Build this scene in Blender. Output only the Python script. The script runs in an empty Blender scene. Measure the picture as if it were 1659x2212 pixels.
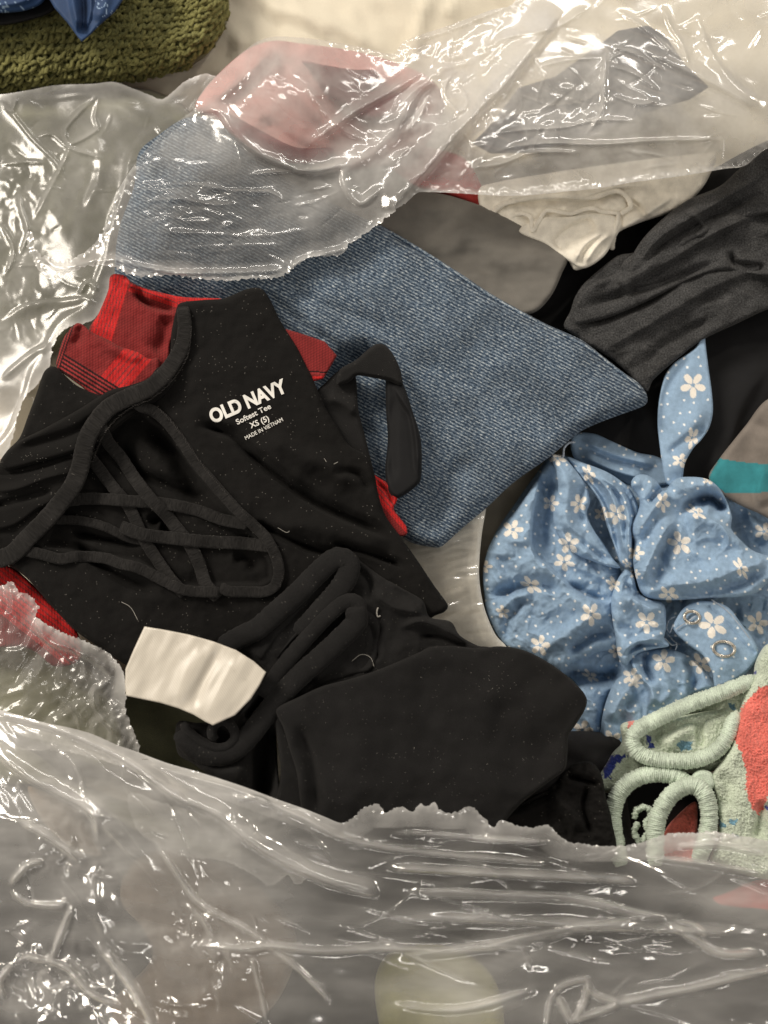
import bpy, math, random
import numpy as np
from mathutils import Vector, Matrix

# ------------------------------------------------------------------ camera, world, lamps
# All shapes are drawn in a plan of the pile: u to the right, v towards the viewer, z up,
# one plan unit = 0.25 mm.  W() places a plan point at its real height above the bed.
PX = 0.00025
TILT = math.radians(15.0)
HV = math.radians(33.5)
TV = math.tan(HV); TH = TV * 0.75
DIST = PX * 1106.0 / TV
sc = bpy.context.scene
C = sc.collection
CAM = np.array([0.0, -DIST * math.sin(TILT), DIST * math.cos(TILT)])
FW = np.array([0.0, math.sin(TILT), -math.cos(TILT)])
UP = np.array([0.0, math.cos(TILT), math.sin(TILT)])

cd = bpy.data.cameras.new('camera')
cam = bpy.data.objects.new('camera', cd); C.objects.link(cam)
cam.location = CAM; cam.rotation_euler = (TILT, 0, 0)
cd.sensor_fit = 'VERTICAL'; cd.sensor_height = 36.0
cd.lens = 18.0 / TV
cd.clip_start = 0.01; cd.clip_end = 50
cd.dof.use_dof = True; cd.dof.focus_distance = 0.372; cd.dof.aperture_fstop = 9.5
sc.camera = cam
sc.cycles.use_denoising = True
sc.cycles.transparent_max_bounces = 24
sc.cycles.max_bounces = 10
sc.view_settings.view_transform = 'Standard'
sc.view_settings.look = 'None'
sc.view_settings.exposure = -0.12
sc.view_settings.gamma = 1.0

wd = bpy.data.worlds.new('World'); sc.world = wd; wd.use_nodes = True
bg = wd.node_tree.nodes['Background']
bg.inputs[0].default_value = (1.0, 0.915, 0.80, 1); bg.inputs[1].default_value = 0.23

def lamp(name, loc, size, power, col=(1.0, 0.915, 0.79), sy=None):
    l = bpy.data.lights.new(name, 'AREA'); l.energy = power; l.color = col
    l.shape = 'RECTANGLE' if sy else 'SQUARE'; l.size = size
    if sy: l.size_y = sy
    o = bpy.data.objects.new(name, l); C.objects.link(o); o.location = loc
    zz = (Vector(loc) - Vector((0, 0, 0.03))).normalized(); xx = Vector((1, 0, 0)); yy = zz.cross(xx).normalized(); xx = yy.cross(zz)
    o.rotation_euler = Matrix((xx, yy, zz)).transposed().to_euler()
    return o
WH = (1.0, 0.94, 0.86)
lamp('ceiling_lamp', (-1.55, 1.25, 1.65), 0.70, 54.0)
lamp('ceiling_lamp.001', (1.5, 1.5, 1.4), 0.16, 9.0)
lamp('ceiling_lamp.002', (-1.7, -0.5, 1.3), 0.16, 6.0)
lamp('glint_strip', (0.1, 2.0, 1.5), 1.6, 12.0, WH, sy=0.07)  # added strip lights, all four only to draw line glints on the film
lamp('glint_strip.001', (-1.6, 0.35, 1.3), 0.06, 4.0, WH, sy=1.2)
lamp('glint_strip.002', (1.6, 0.35, 1.3), 0.06, 4.0, WH, sy=1.2)
lamp('glint_strip.003', (0.1, -1.3, 1.5), 1.4, 6.0, WH, sy=0.07)

# ------------------------------------------------------------------ plan -> world
def W(u, v, z):
    u = np.asarray(u, float); v = np.asarray(v, float); z = np.asarray(z, float) * PX
    x = (u - 829.5) / 829.5 * TH; y = (1106.0 - v) / 1106.0 * TV
    dx = x; dy = FW[1] + UP[1] * y; dz = FW[2] + UP[2] * y
    t = (z - CAM[2]) / dz
    return np.stack([CAM[0] + dx * t, CAM[1] + dy * t, z + 0 * t], -1)

# ------------------------------------------------------------------ noise
_r = np.random.RandomState(7)
_P = np.concatenate([_r.permutation(256)] * 3).astype(np.int64)
_ang = _r.rand(256) * 2 * np.pi
_GX, _GY = np.cos(_ang), np.sin(_ang)
def pn(x, y, seed=0):
    x = x + seed * 17.31; y = y - seed * 9.77
    xi = np.floor(x).astype(np.int64); yi = np.floor(y).astype(np.int64)
    xf = x - xi; yf = y - yi; xi &= 255; yi &= 255
    a = xf * xf * xf * (xf * (xf * 6 - 15) + 10); b = yf * yf * yf * (yf * (yf * 6 - 15) + 10)
    def g(i, j):
        h = _P[_P[xi + i] + yi + j] & 255
        return _GX[h] * (xf - i) + _GY[h] * (yf - j)
    n0 = g(0, 0) * (1 - a) + g(1, 0) * a; n1 = g(0, 1) * (1 - a) + g(1, 1) * a
    return (n0 * (1 - b) + n1 * b) * 1.5
def fbm(x, y, seed=0, o=4, ab=False, gain=0.5):
    r = 0; A = 1.0; s = 1.0
    for k in range(o):
        n = pn(x * s, y * s, seed + k * 3)
        r = r + A * (np.abs(n) if ab else n)
        A *= gain; s *= 2.03
    return r
def sstep(a, b, x):
    t = np.clip((x - a) / (b - a), 0, 1); return t * t * (3 - 2 * t)
def rot(u, v, deg):
    c, s = math.cos(math.radians(deg)), math.sin(math.radians(deg))
    return u * c + v * s, -u * s + v * c

def crumple(u, v, s, seed, amp=1.0, sx=1.0, sy=1.0, ang=0):
    a, b = rot(u, v, ang); a = a / sx; b = b / sy
    wa = a + 0.35 * s * fbm(a / s, b / s, seed + 50, 2); wb = b + 0.35 * s * fbm(a / s, b / s, seed + 60, 2)
    r = 0; A = 1.0; k = 1.0
    for i in range(4):
        q = pn(wa / s * k, wb / s * k, seed + i * 5); r = r + A * (np.sqrt(q * q + 0.0025) if i else np.sqrt(q * q + 0.0006)); A *= 0.30; k *= 2.1
    return -amp * r

# ------------------------------------------------------------------ outlines
def tr(k, pts):
    ox, oy, s = {'A': (0, 0, 3.15), 'B': (0, 603.5, 3.36), 'C': (1042.4, 932.6, 2.69), 'D': (219.4, 1124.6, 2.016),
                 'E': (384, 685.8, 3.024), 'F': (1207, 1371.5, 3.67),
                 '1': (0, 0, 2), '2': (829.5, 0, 2), '3': (0, 737.3, 2), '4': (829.5, 737.3, 2), '5': (0, 1474.7, 2), '6': (829.5, 1474.7, 2)}[k]
    return [(ox + p[0] / s, oy + p[1] / s) for p in pts]
def curve(pts, step=6.0, closed=False):
    P = np.array(pts, float); n = len(P)
    if n < 3 and not closed:
        m = max(2, int(np.hypot(*(P[1] - P[0])[:2]) / step)); t = np.linspace(0, 1, m + 1)[:, None]
        return P[0] * (1 - t) + P[1] * t
    out = []
    for i in range(n if closed else n - 1):
        p1, p2 = P[i], P[(i + 1) % n]
        p0 = P[i - 1] if (closed or i > 0) else 2 * p1 - p2
        p3 = P[(i + 2) % n] if (closed or i + 2 < n) else 2 * p2 - p1
        m = max(1, int(np.hypot(*(p2 - p1)[:2]) / step))
        t = (np.arange(m) / m)[:, None]
        a = 0.5
        m1, m2 = (p2 - p0) * a, (p3 - p1) * a
        L = np.hypot(*(p2 - p1)[:2])
        for mm in (m1, m2):
            l = np.hypot(*mm[:2])
            if l > L: mm *= L / l
        out.append((2 * t**3 - 3 * t**2 + 1) * p1 + (t**3 - 2 * t**2 + t) * m1 + (-2 * t**3 + 3 * t**2) * p2 + (t**3 - t**2) * m2)
    if not closed: out.append(P[-1:])
    return np.concatenate(out)
def segdist(U, V, Q, closed=False):
    """distance, signed side (+ = right of travel, v down), parameter 0..1, nearest point"""
    A = Q; B = np.roll(Q, -1, 0)
    if not closed: A = Q[:-1]; B = Q[1:]
    best = np.full(U.shape, 1e18); sg = np.zeros(U.shape); tp = np.zeros(U.shape)
    NX = np.zeros(U.shape); NY = np.zeros(U.shape)
    L = np.hypot(*(B - A)[:, :2].T); cum = np.concatenate([[0], np.cumsum(L)]); tot = max(cum[-1], 1e-6)
    for i in range(len(A)):
        ax, ay = A[i, 0], A[i, 1]; bx, by = B[i, 0] - ax, B[i, 1] - ay
        l2 = bx * bx + by * by
        if l2 < 1e-9: continue
        du, dv = U - ax, V - ay
        t = np.clip((du * bx + dv * by) / l2, 0, 1)
        ex, ey = du - t * bx, dv - t * by
        d = ex * ex + ey * ey
        m = d < best
        best = np.where(m, d, best); sg = np.where(m, np.sign(bx * dv - by * du), sg)
        tp = np.where(m, (cum[i] + t * L[i]) / tot, tp)
        NX = np.where(m, ax + t * bx, NX); NY = np.where(m, ay + t * by, NY)
    return np.sqrt(best), sg, tp, NX, NY
def inside(us, vs, Q):
    """scanline mask for a regular grid: vs rows, us columns"""
    M = np.zeros((len(vs), len(us)), bool)
    A = Q; B = np.roll(Q, -1, 0)
    for j, v in enumerate(vs):
        m = (A[:, 1] > v) != (B[:, 1] > v)
        if not m.any(): continue
        a, b = A[m], B[m]
        xs = np.sort(a[:, 0] + (v - a[:, 1]) / (b[:, 1] - a[:, 1]) * (b[:, 0] - a[:, 0]))
        M[j] = (np.searchsorted(xs, us) % 2) == 1
    return M
def pin(U, V, poly):
    q = np.array(poly, float); a = q; b = np.roll(q, -1, 0); r = np.zeros(U.shape, bool)
    for i in range(len(q)):
        c = ((a[i, 1] > V) != (b[i, 1] > V))
        with np.errstate(divide='ignore', invalid='ignore'):
            x = (b[i, 0] - a[i, 0]) * (V - a[i, 1]) / (b[i, 1] - a[i, 1] + 1e-12) + a[i, 0]
        r ^= c & (U < x)
    return r

# ------------------------------------------------------------------ top of pile map
GO, GC = 240, 4.0
TOP = np.zeros((700, 560))
def top_add(u, v, z):
    i = np.clip(((np.asarray(v) + GO) / GC).astype(int), 0, TOP.shape[0] - 1); j = np.clip(((np.asarray(u) + GO) / GC).astype(int), 0, TOP.shape[1] - 1)
    np.maximum.at(TOP, (i, j), z)
def _box(a, r):
    for ax in (0, 1):
        p = np.pad(a, [(r + 1, r) if k == ax else (0, 0) for k in (0, 1)], mode='edge')
        c = np.cumsum(p, ax)
        n = 2 * r + 1
        a = (np.take(c, range(n, c.shape[ax]), ax) - np.take(c, range(0, c.shape[ax] - n), ax)) / n
    return a
def top_map(dil=0, blur=2):
    a = TOP
    for k in range(dil):
        p = np.pad(a, 1, mode='edge')
        a = np.maximum.reduce([p[1:-1, 1:-1], p[:-2, 1:-1], p[2:, 1:-1], p[1:-1, :-2], p[1:-1, 2:]])
    if blur: a = _box(_box(a, blur), blur)
    return a
def top_at(u, v, m=None):
    m = TOP if m is None else m
    x = np.clip((np.asarray(u, float) + GO) / GC - 0.5, 0, m.shape[1] - 2); y = np.clip((np.asarray(v, float) + GO) / GC - 0.5, 0, m.shape[0] - 2)
    i = y.astype(int); j = x.astype(int); fx = x - j; fy = y - i
    return (m[i, j] * (1 - fx) + m[i, j + 1] * fx) * (1 - fy) + (m[i + 1, j] * (1 - fx) + m[i + 1, j + 1] * fx) * fy

# ------------------------------------------------------------------ objects
def tag(o, label, cat, group=None, kind=None):
    if label: o['label'] = label
    if cat: o['category'] = cat
    if group: o['group'] = group
    if kind: o['kind'] = kind
    return o
def empty(name, u, v, z, label, cat, group=None):
    o = bpy.data.objects.new(name, None); C.objects.link(o)
    o.location = W(u, v, z); o.empty_display_size = 0.01
    return tag(o, label, cat, group)
def link(name, verts, faces, mat, parent=None, uv=None, col=None, flt=None, smooth=True, kind=None, label=None):
    me = bpy.data.meshes.new(name)
    verts = np.asarray(verts, float)
    if parent is not None: verts = verts - np.array(parent.location)
    faces = np.asarray(faces, np.int64)
    me.vertices.add(len(verts)); me.vertices.foreach_set('co', verts.ravel())
    n, k = faces.shape
    me.loops.add(n * k); me.loops.foreach_set('vertex_index', faces.ravel().astype(np.int32))
    me.polygons.add(n); me.polygons.foreach_set('loop_start', (np.arange(n) * k).astype(np.int32))
    if uv is not None:
        l = me.uv_layers.new(name='UVMap'); l.data.foreach_set('uv', np.asarray(uv, float)[faces.ravel()].ravel())
    me.update(calc_edges=True)
    if col is not None:
        a = me.attributes.new('Print', 'FLOAT_COLOR', 'POINT')
        c4 = np.ones((len(verts), 4)); c4[:, :3] = col; a.data.foreach_set('color', c4.ravel())
    if flt:
        for nm, arr in flt.items():
            a = me.attributes.new(nm, 'FLOAT', 'POINT'); a.data.foreach_set('value', np.asarray(arr, float).ravel())
    if smooth: me.polygons.foreach_set('use_smooth', np.ones(n, bool))
    me.materials.append(mat)
    o = bpy.data.objects.new(name, me); C.objects.link(o)
    if parent is not None: o.parent = parent
    if kind: o['kind'] = kind
    if label: o['label'] = label
    return o

def folds(Z, U, V, fl):
    for f in fl:
        pts, h, wp, wn = f[:4]; kind = f[4] if len(f) > 4 else 'g'
        Q = curve(pts, 8.0); R = 3.2 * max(wp, wn) if kind != 'c' else 5 * max(wp, wn)
        m = (U > Q[:, 0].min() - R) & (U < Q[:, 0].max() + R) & (V > Q[:, 1].min() - R) & (V < Q[:, 1].max() + R)
        if not m.any(): continue
        u, v = U[m], V[m]
        d, sg, t, _, _ = segdist(u, v, Q)
        w = np.where(sg > 0, wp, wn)
        e = f[5] if len(f) > 5 else 0.22
        tap = sstep(-0.001, e, t) * sstep(-0.001, e, 1 - t)
        if kind == 'c': p = np.exp(-(np.sqrt(d * d + 2.5) - 1.58) / w)
        else: p = np.exp(-(d / w) ** 2)
        Z[m] += h * p * tap
    return Z

def sheet(name, outline, base, mat, parent=None, g=3.0, rim=14, rimh=14, fold=(), zf=None, col=None, haze=None,
          skirt=40, ws=1.0, hzf=0.0, torn=None, smooth_pts=True, rest=None, uvrot=0, label=None, kind=None, addtop=True, clear=3, fs=1.6, soft=0, closed_step=6.0, thick=True):
    Q = curve(outline, closed_step, True) if smooth_pts else np.array(outline, float)
    if torn:
        amp, sc_, seed = torn[:3]; test = torn[3] if len(torn) > 3 else None
        Q = curve(Q, 2.0, True)
        T = np.roll(Q, -1, 0) - np.roll(Q, 1, 0); T /= np.maximum(np.hypot(*T.T), 1e-6)[:, None]
        s = np.cumsum(np.hypot(*(Q - np.roll(Q, 1, 0)).T))
        n = fbm(s / sc_, s * 0 + seed, seed, 4, gain=0.65) + 0.8 * np.maximum(0, pn(s / (sc_ * 0.45), s * 0 + 3.3, seed + 9)) ** 1.0 * 1.6
        if test is not None: n = n * test(Q[:, 0], Q[:, 1])
        Q = Q + np.stack([T[:, 1], -T[:, 0]], -1) * (n * amp)[:, None]
    u0, u1, v0, v1 = Q[:, 0].min(), Q[:, 0].max(), Q[:, 1].min(), Q[:, 1].max()
    us = np.arange(u0 - g, u1 + 2 * g, g); vs = np.arange(v0 - g, v1 + 2 * g, g)
    cin = inside(us[:-1] + g / 2, vs[:-1] + g / 2, Q)
    U, V = np.meshgrid(us, vs)
    used = np.zeros(U.shape, int)
    for a in (0, 1):
        for b in (0, 1): used[a:a + cin.shape[0], b:b + cin.shape[1]] += cin
    bnd = (used > 0) & (used < 4)
    # snap the edge vertices onto the outline
    D = np.full(U.shape, 1e9); Rr = max(rim, 22) + 3 * g
    NX = U.copy(); NY = V.copy()
    A = Q; B = np.roll(Q, -1, 0)
    for i in range(len(A)):
        lo = np.minimum(A[i], B[i]) - Rr; hi = np.maximum(A[i], B[i]) + Rr
        j0, j1 = max(0, int((lo[0] - us[0]) / g)), min(len(us), int((hi[0] - us[0]) / g) + 2)
        i0, i1 = max(0, int((lo[1] - vs[0]) / g)), min(len(vs), int((hi[1] - vs[0]) / g) + 2)
        if j1 <= j0 or i1 <= i0: continue
        x, y = U[i0:i1, j0:j1], V[i0:i1, j0:j1]
        bx, by = B[i] - A[i]; l2 = bx * bx + by * by
        if l2 < 1e-9: continue
        t = np.clip(((x - A[i, 0]) * bx + (y - A[i, 1]) * by) / l2, 0, 1)
        nx, ny = A[i, 0] + t * bx, A[i, 1] + t * by
        d = np.hypot(x - nx, y - ny); sl = (slice(i0, i1), slice(j0, j1)); m = d < D[sl]
        D[sl] = np.where(m, d, D[sl]); NX[sl] = np.where(m, nx, NX[sl]); NY[sl] = np.where(m, ny, NY[sl])
    U = np.where(bnd, NX, U); V = np.where(bnd, NY, V); D = np.where(bnd, 0.0, D)
    D = np.minimum(D, 1e3)
    if callable(base): Z = base(U, V)
    else: Z = np.full(U.shape, float(base))
    if rim and rimh:
        q = np.clip(1 - D / rim, 0, 1); Z = Z + rimh * (np.sqrt(np.maximum(0, 1 - q * q)) - 1)
    if zf is not None: Z = Z + zf(U, V, D)
    if rest is None and fold: Z = folds(Z, U, V, [(f[0], f[1] * fs) + tuple(f[2:]) for f in fold])
    if rest is not None:
        tm = top_at(U, V, rest)
        k = 6.0; a = Z - (tm + clear); Z = tm + clear + k * np.logaddexp(0, np.clip(a / k, -60, 60)) if clear >= 0 else np.maximum(Z, tm)
        for _ in range(soft): Z = _box(Z, 1)
        Z = folds(Z, U, V, [(f[0], f[1] * fs, f[2] * ws, f[3] * ws) + tuple(f[4:]) for f in fold])
    HZ = folds(np.zeros(U.shape), U, V, [(f[0], min(1.0, abs(f[1]) / 12.0), f[2] * ws * 1.2, f[3] * ws * 1.2) + tuple(f[4:]) for f in fold if f[1] > 0]) if hzf else None
    ids = -np.ones(U.shape, int); msk = used > 0; ids[msk] = np.arange(msk.sum())
    iy, ix = np.nonzero(cin)
    F = np.stack([ids[iy, ix], ids[iy + 1, ix], ids[iy + 1, ix + 1], ids[iy, ix + 1]], -1)
    u, v, z, d = U[msk], V[msk], Z[msk], D[msk]
    if addtop:
        m = cin
        zc = (Z[:-1, :-1] + Z[1:, 1:] + Z[1:, :-1] + Z[:-1, 1:]) / 4
        top_add((U[:-1, :-1] + U[1:, 1:])[m] / 2, (V[:-1, :-1] + V[1:, 1:])[m] / 2, zc[m])
        top_add(u, v, z)
    uu, vv, zz, dd = [u], [v], [z], [d]
    if skirt:
        # rolled hem: two rings under the edge
        E = np.concatenate([F[:, [0, 1]], F[:, [1, 2]], F[:, [2, 3]], F[:, [3, 0]]])
        key = np.sort(E, 1); N = len(u)
        kk = key[:, 0] * N + key[:, 1]
        _, inv, cnt = np.unique(kk, return_inverse=True, return_counts=True)
        BE = E[cnt[inv] == 1]
        bv = np.unique(BE); mp = -np.ones(N, int); mp[bv] = np.arange(len(bv))
        # inward direction from neighbouring edge normals
        nx = np.zeros(N); ny = np.zeros(N)
        ex = u[BE[:, 1]] - u[BE[:, 0]]; ey = v[BE[:, 1]] - v[BE[:, 0]]
        for c in (0, 1):
            np.add.at(nx, BE[:, c], ey); np.add.at(ny, BE[:, c], -ex)
        l = np.maximum(np.hypot(nx, ny), 1e-6); nx /= l; ny /= l
        fr, prev = [], bv
        off = N
        for (dz, inn) in ((0.35, 0.5), (1.0, 4.0)):
            uu.append(u[bv] + nx[bv] * inn); vv.append(v[bv] + ny[bv] * inn); zz.append(np.maximum(z[bv] - skirt * dz, np.minimum(1.0, z[bv] - 0.5))); dd.append(d[bv])
            cur = off + np.arange(len(bv))
            a, b = BE[:, 0], BE[:, 1]
            pa = prev[mp[a]]; pb = prev[mp[b]]; ca = cur[mp[a]]; cb = cur[mp[b]]
            fr.append(np.stack([pb, pa, ca, cb], -1)); prev = cur; off += len(bv)
        F = np.concatenate([F] + fr)
    u = np.concatenate(uu); v = np.concatenate(vv); z = np.concatenate(zz); d = np.concatenate(dd)
    P = W(u, v, z)
    ur, vr = rot(u, v, uvrot)
    c = col(u, v) if col is not None else None
    fl = None
    if haze is not None:
        h = haze(u, v, d)
        if hzf: h = h + hzf * np.clip(HZ[msk], 0, 1.3)
        fl = {'haze': np.maximum(h, -0.08)}
    return link(name, P, F, mat, parent, np.stack([ur, vr], -1) / 100.0, c, fl, label=label, kind=kind)

def tube(name, path, rw, rh, mat, parent=None, z=None, zoff=0, n=10, closed=False, step=3.0, ribs=None, noise=0, uvk=1.0, sq=1.0, col=None, restmap=None, cap=True, kind=None, label=None, addtop=True, build=True):
    """flattened tube: path of (u,v) or (u,v,z); rw half width in plan, rh half height"""
    P = np.array(path, float)
    if P.shape[1] == 2:
        Q = curve(P, step, closed)
        zz = top_at(Q[:, 0], Q[:, 1], restmap if restmap is not None else top_map(1, 2)) + zoff if z is None else np.full(len(Q), float(z))
        k = 9; zp = np.pad(zz, k, mode='wrap' if closed else 'edge'); zz = np.convolve(zp, np.ones(2 * k + 1) / (2 * k + 1), 'same')[k:-k] if z is None else zz
        Q = np.concatenate([Q, zz[:, None]], 1)
    else: Q = curve(P, step, closed)
    m = len(Q)
    T = (np.roll(Q, -1, 0) - np.roll(Q, 1, 0))
    if not closed: T[0] = Q[1] - Q[0]; T[-1] = Q[-1] - Q[-2]
    T /= np.maximum(np.linalg.norm(T, axis=1), 1e-6)[:, None]
    S = np.cross(T, [0, 0, 1.0]); S /= np.maximum(np.linalg.norm(S, axis=1), 1e-6)[:, None]
    Nn = np.cross(S, T)
    s = np.concatenate([[0], np.cumsum(np.linalg.norm(np.diff(Q, axis=0), axis=1))])
    rwv = np.array([rw(a) for a in s / s[-1]]) if callable(rw) else np.full(m, float(rw))
    if cap and not closed:
        e = np.sqrt(np.clip(np.minimum(s, s[-1] - s) / max(rh * 1.2, 1), 0.02, 1)); rhv = rh * e; rwv = rwv * (0.6 + 0.4 * e)
    else: rhv = np.full(m, float(rh))
    a = np.arange(n) / n * 2 * np.pi
    ca, sa = np.cos(a), np.sin(a)
    if sq != 1: ca = np.sign(ca) * np.abs(ca) ** sq; sa = np.sign(sa) * np.abs(sa) ** sq
    R = np.ones((m, n))
    if ribs: R += ribs[1] * np.sin(s[:, None] / ribs[0] * 2 * np.pi + a[None] * ribs[2] + 1.2 * pn(s[:, None] / 20, a[None] * 0 + 1.5)) 
    if noise: R += noise * fbm(s[:, None] / 7.0 + 0 * a[None], a[None] * 1.3 + 0 * s[:, None], 5, 3)
    V3 = Q[:, None] + S[:, None] * (rwv[:, None] * ca[None] * R)[..., None] + Nn[:, None] * (rhv[:, None] * sa[None] * R)[..., None]
    V3 = V3.reshape(-1, 3)
    i = np.arange(m if closed else m - 1)[:, None]; j = np.arange(n)[None]
    i2 = (i + 1) % m; j2 = (j + 1) % n
    F = np.stack([i * n + j, i * n + j2, i2 * n + j2, i2 * n + j], -1).reshape(-1, 4)
    if addtop: top_add(V3[:, 0], V3[:, 1], V3[:, 2])
    uv = np.stack([np.repeat(s, n), np.tile(np.arange(n) / n * (2 * (rw if not callable(rw) else 10) + 2 * rh), m)], -1) / 100 * uvk
    if not build: return V3, F, uv
    return link(name, W(V3[:, 0], V3[:, 1], V3[:, 2]), F, mat, parent, uv, col(V3[:, 0], V3[:, 1]) if col else None, kind=kind, label=label)

def merge(name, parts, mat, parent=None, kind=None, col=None, label=None):
    """parts: list of (plan verts, faces, uv) joined in one mesh"""
    off = 0; vs, fs, us = [], [], []
    for v, f, u in parts:
        vs.append(v); fs.append(f + off); us.append(u); off += len(v)
    V3 = np.concatenate(vs)
    return link(name, W(V3[:, 0], V3[:, 1], V3[:, 2]), np.concatenate(fs), mat, parent, np.concatenate(us), kind=kind, col=col, label=label)

# ------------------------------------------------------------------ materials
def nodes(name):
    m = bpy.data.materials.new(name); m.use_nodes = True
    nt = m.node_tree; nt.nodes.clear()
    out = nt.nodes.new('ShaderNodeOutputMaterial')
    return m, nt, out
def nd(nt, t, **kw):
    n = nt.nodes.new(t)
    for k, v in kw.items():
        if k.startswith('i_'):
            key = k[2:]; key = int(key) if key.isdigit() else key.replace('_', ' ')
            n.inputs[key].default_value = v
        else: setattr(n, k, v)
    return n
def mixc(nt, fac, a, b, mode='MIX'):
    n = nt.nodes.new('ShaderNodeMix'); n.data_type = 'RGBA'; n.blend_type = mode
    for s, x in ((n.inputs[0], fac), (n.inputs[6], a), (n.inputs[7], b)):
        if hasattr(x, 'links'): nt.links.new(x, s)
        else: s.default_value = x if not isinstance(x, tuple) else (x + (1,))[:4]
    return n.outputs[2]
def mth(nt, op, a, b=0.0, c=None):
    n = nt.nodes.new('ShaderNodeMath'); n.operation = op
    for s, x in zip(n.inputs, (a, b) if c is None else (a, b, c)):
        if hasattr(x, 'links'): nt.links.new(x, s)
        else: s.default_value = x
    return n.outputs[0]
def ramp(nt, f, pts):
    n = nt.nodes.new('ShaderNodeValToRGB'); nt.links.new(f, n.inputs[0])
    e = n.color_ramp.elements
    while len(e) < len(pts): e.new(0.5)
    for el, (p, c) in zip(e, pts):
        el.position = p; el.color = (c if isinstance(c, tuple) else (c, c, c)) + (1,)
    return n.outputs[0]
def uvm(nt, sx=1, sy=1, r=0):
    u = nt.nodes.new('ShaderNodeUVMap'); mp = nt.nodes.new('ShaderNodeMapping'); mp.inputs['Rotation'].default_value = (0, 0, math.radians(r)); mp.inputs['Scale'].default_value = (sx, sy, 1)
    mp.vector_type = 'TEXTURE' if False else 'POINT'
    nt.links.new(u.outputs[0], mp.inputs[0]); return mp.outputs[0]
def noise(nt, vec, scale, detail=3, rough=0.6, dim='2D'):
    n = nd(nt, 'ShaderNodeTexNoise', noise_dimensions=dim); n.inputs['Scale'].default_value = scale; n.inputs['Detail'].default_value = detail; n.inputs['Roughness'].default_value = rough
    nt.links.new(vec, n.inputs['Vector']); return n.outputs[0]

def cloth(name, col=None, var=0.25, rough=0.9, sheen=0.25, sheen_col=(1, .95, .9), fib=38, bump=0.35, lint=0.0, attr=False, weave=None, spec=0.2, big=0.15, aniso=(1, 1, 0)):
    m, nt, out = nodes(name)
    L = nt.links
    uv = uvm(nt, aniso[0], aniso[1], aniso[2])
    n1 = noise(nt, uv, fib, 3, 0.7)
    n2 = noise(nt, uv, 2.2, 3, 0.6)
    if attr:
        a = nd(nt, 'ShaderNodeAttribute', attribute_name='Print'); base = a.outputs[0]
    else:
        rgb = nd(nt, 'ShaderNodeRGB'); rgb.outputs[0].default_value = tuple(col) + (1,); base = rgb.outputs[0]
    f = ramp(nt, n1, [(0.3, 1 - var), (0.7, 1 + var)])
    base = mixc(nt, 1.0, base, f, 'MULTIPLY')
    f2 = ramp(nt, n2, [(0.3, 1 - big), (0.7, 1 + big)])
    base = mixc(nt, 1.0, base, f2, 'MULTIPLY')
    if lint:
        vo = nd(nt, 'ShaderNodeTexVoronoi', voronoi_dimensions='2D'); vo.inputs['Scale'].default_value = 7.0; L.new(uvm(nt), vo.inputs['Vector'])
        k = mth(nt, 'LESS_THAN', vo.outputs['Distance'], 0.065)
        sel = mth(nt, 'GREATER_THAN', noise(nt, uvm(nt), 3.1, 1), 0.58)
        base = mixc(nt, mth(nt, 'MULTIPLY', mth(nt, 'MULTIPLY', k, sel), lint), base, (0.30, 0.28, 0.25))
    h = n1
    if weave:
        w = nd(nt, 'ShaderNodeTexWave', wave_type='BANDS', bands_direction='X'); w.inputs['Scale'].default_value = weave[0]; w.inputs['Distortion'].default_value = 1.0; w.inputs['Detail'].default_value = 2
        L.new(uvm(nt, 1, 1, weave[1]), w.inputs['Vector'])
        h = mth(nt, 'ADD', mth(nt, 'MULTIPLY', w.outputs['Fac'], weave[2]), n1)
        base = mixc(nt, 0.35 * weave[2], base, mixc(nt, 1.0, base, ramp(nt, w.outputs['Fac'], [(0, 0.55), (1, 1.35)]), 'MULTIPLY'))
    b = nd(nt, 'ShaderNodeBump'); b.inputs['Strength'].default_value = bump; b.inputs['Distance'].default_value = 0.0006
    L.new(h, b.inputs['Height'])
    p = nd(nt, 'ShaderNodeBsdfPrincipled')
    L.new(base, p.inputs['Base Color']); L.new(b.outputs[0], p.inputs['Normal'])
    p.inputs['Roughness'].default_value = rough; p.inputs['Specular IOR Level'].default_value = spec
    p.inputs['Sheen Weight'].default_value = sheen; p.inputs['Sheen Roughness'].default_value = 0.5; p.inputs['Sheen Tint'].default_value = tuple(sheen_col) + (1,)
    L.new(p.outputs[0], out.inputs[0]); return m

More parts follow.
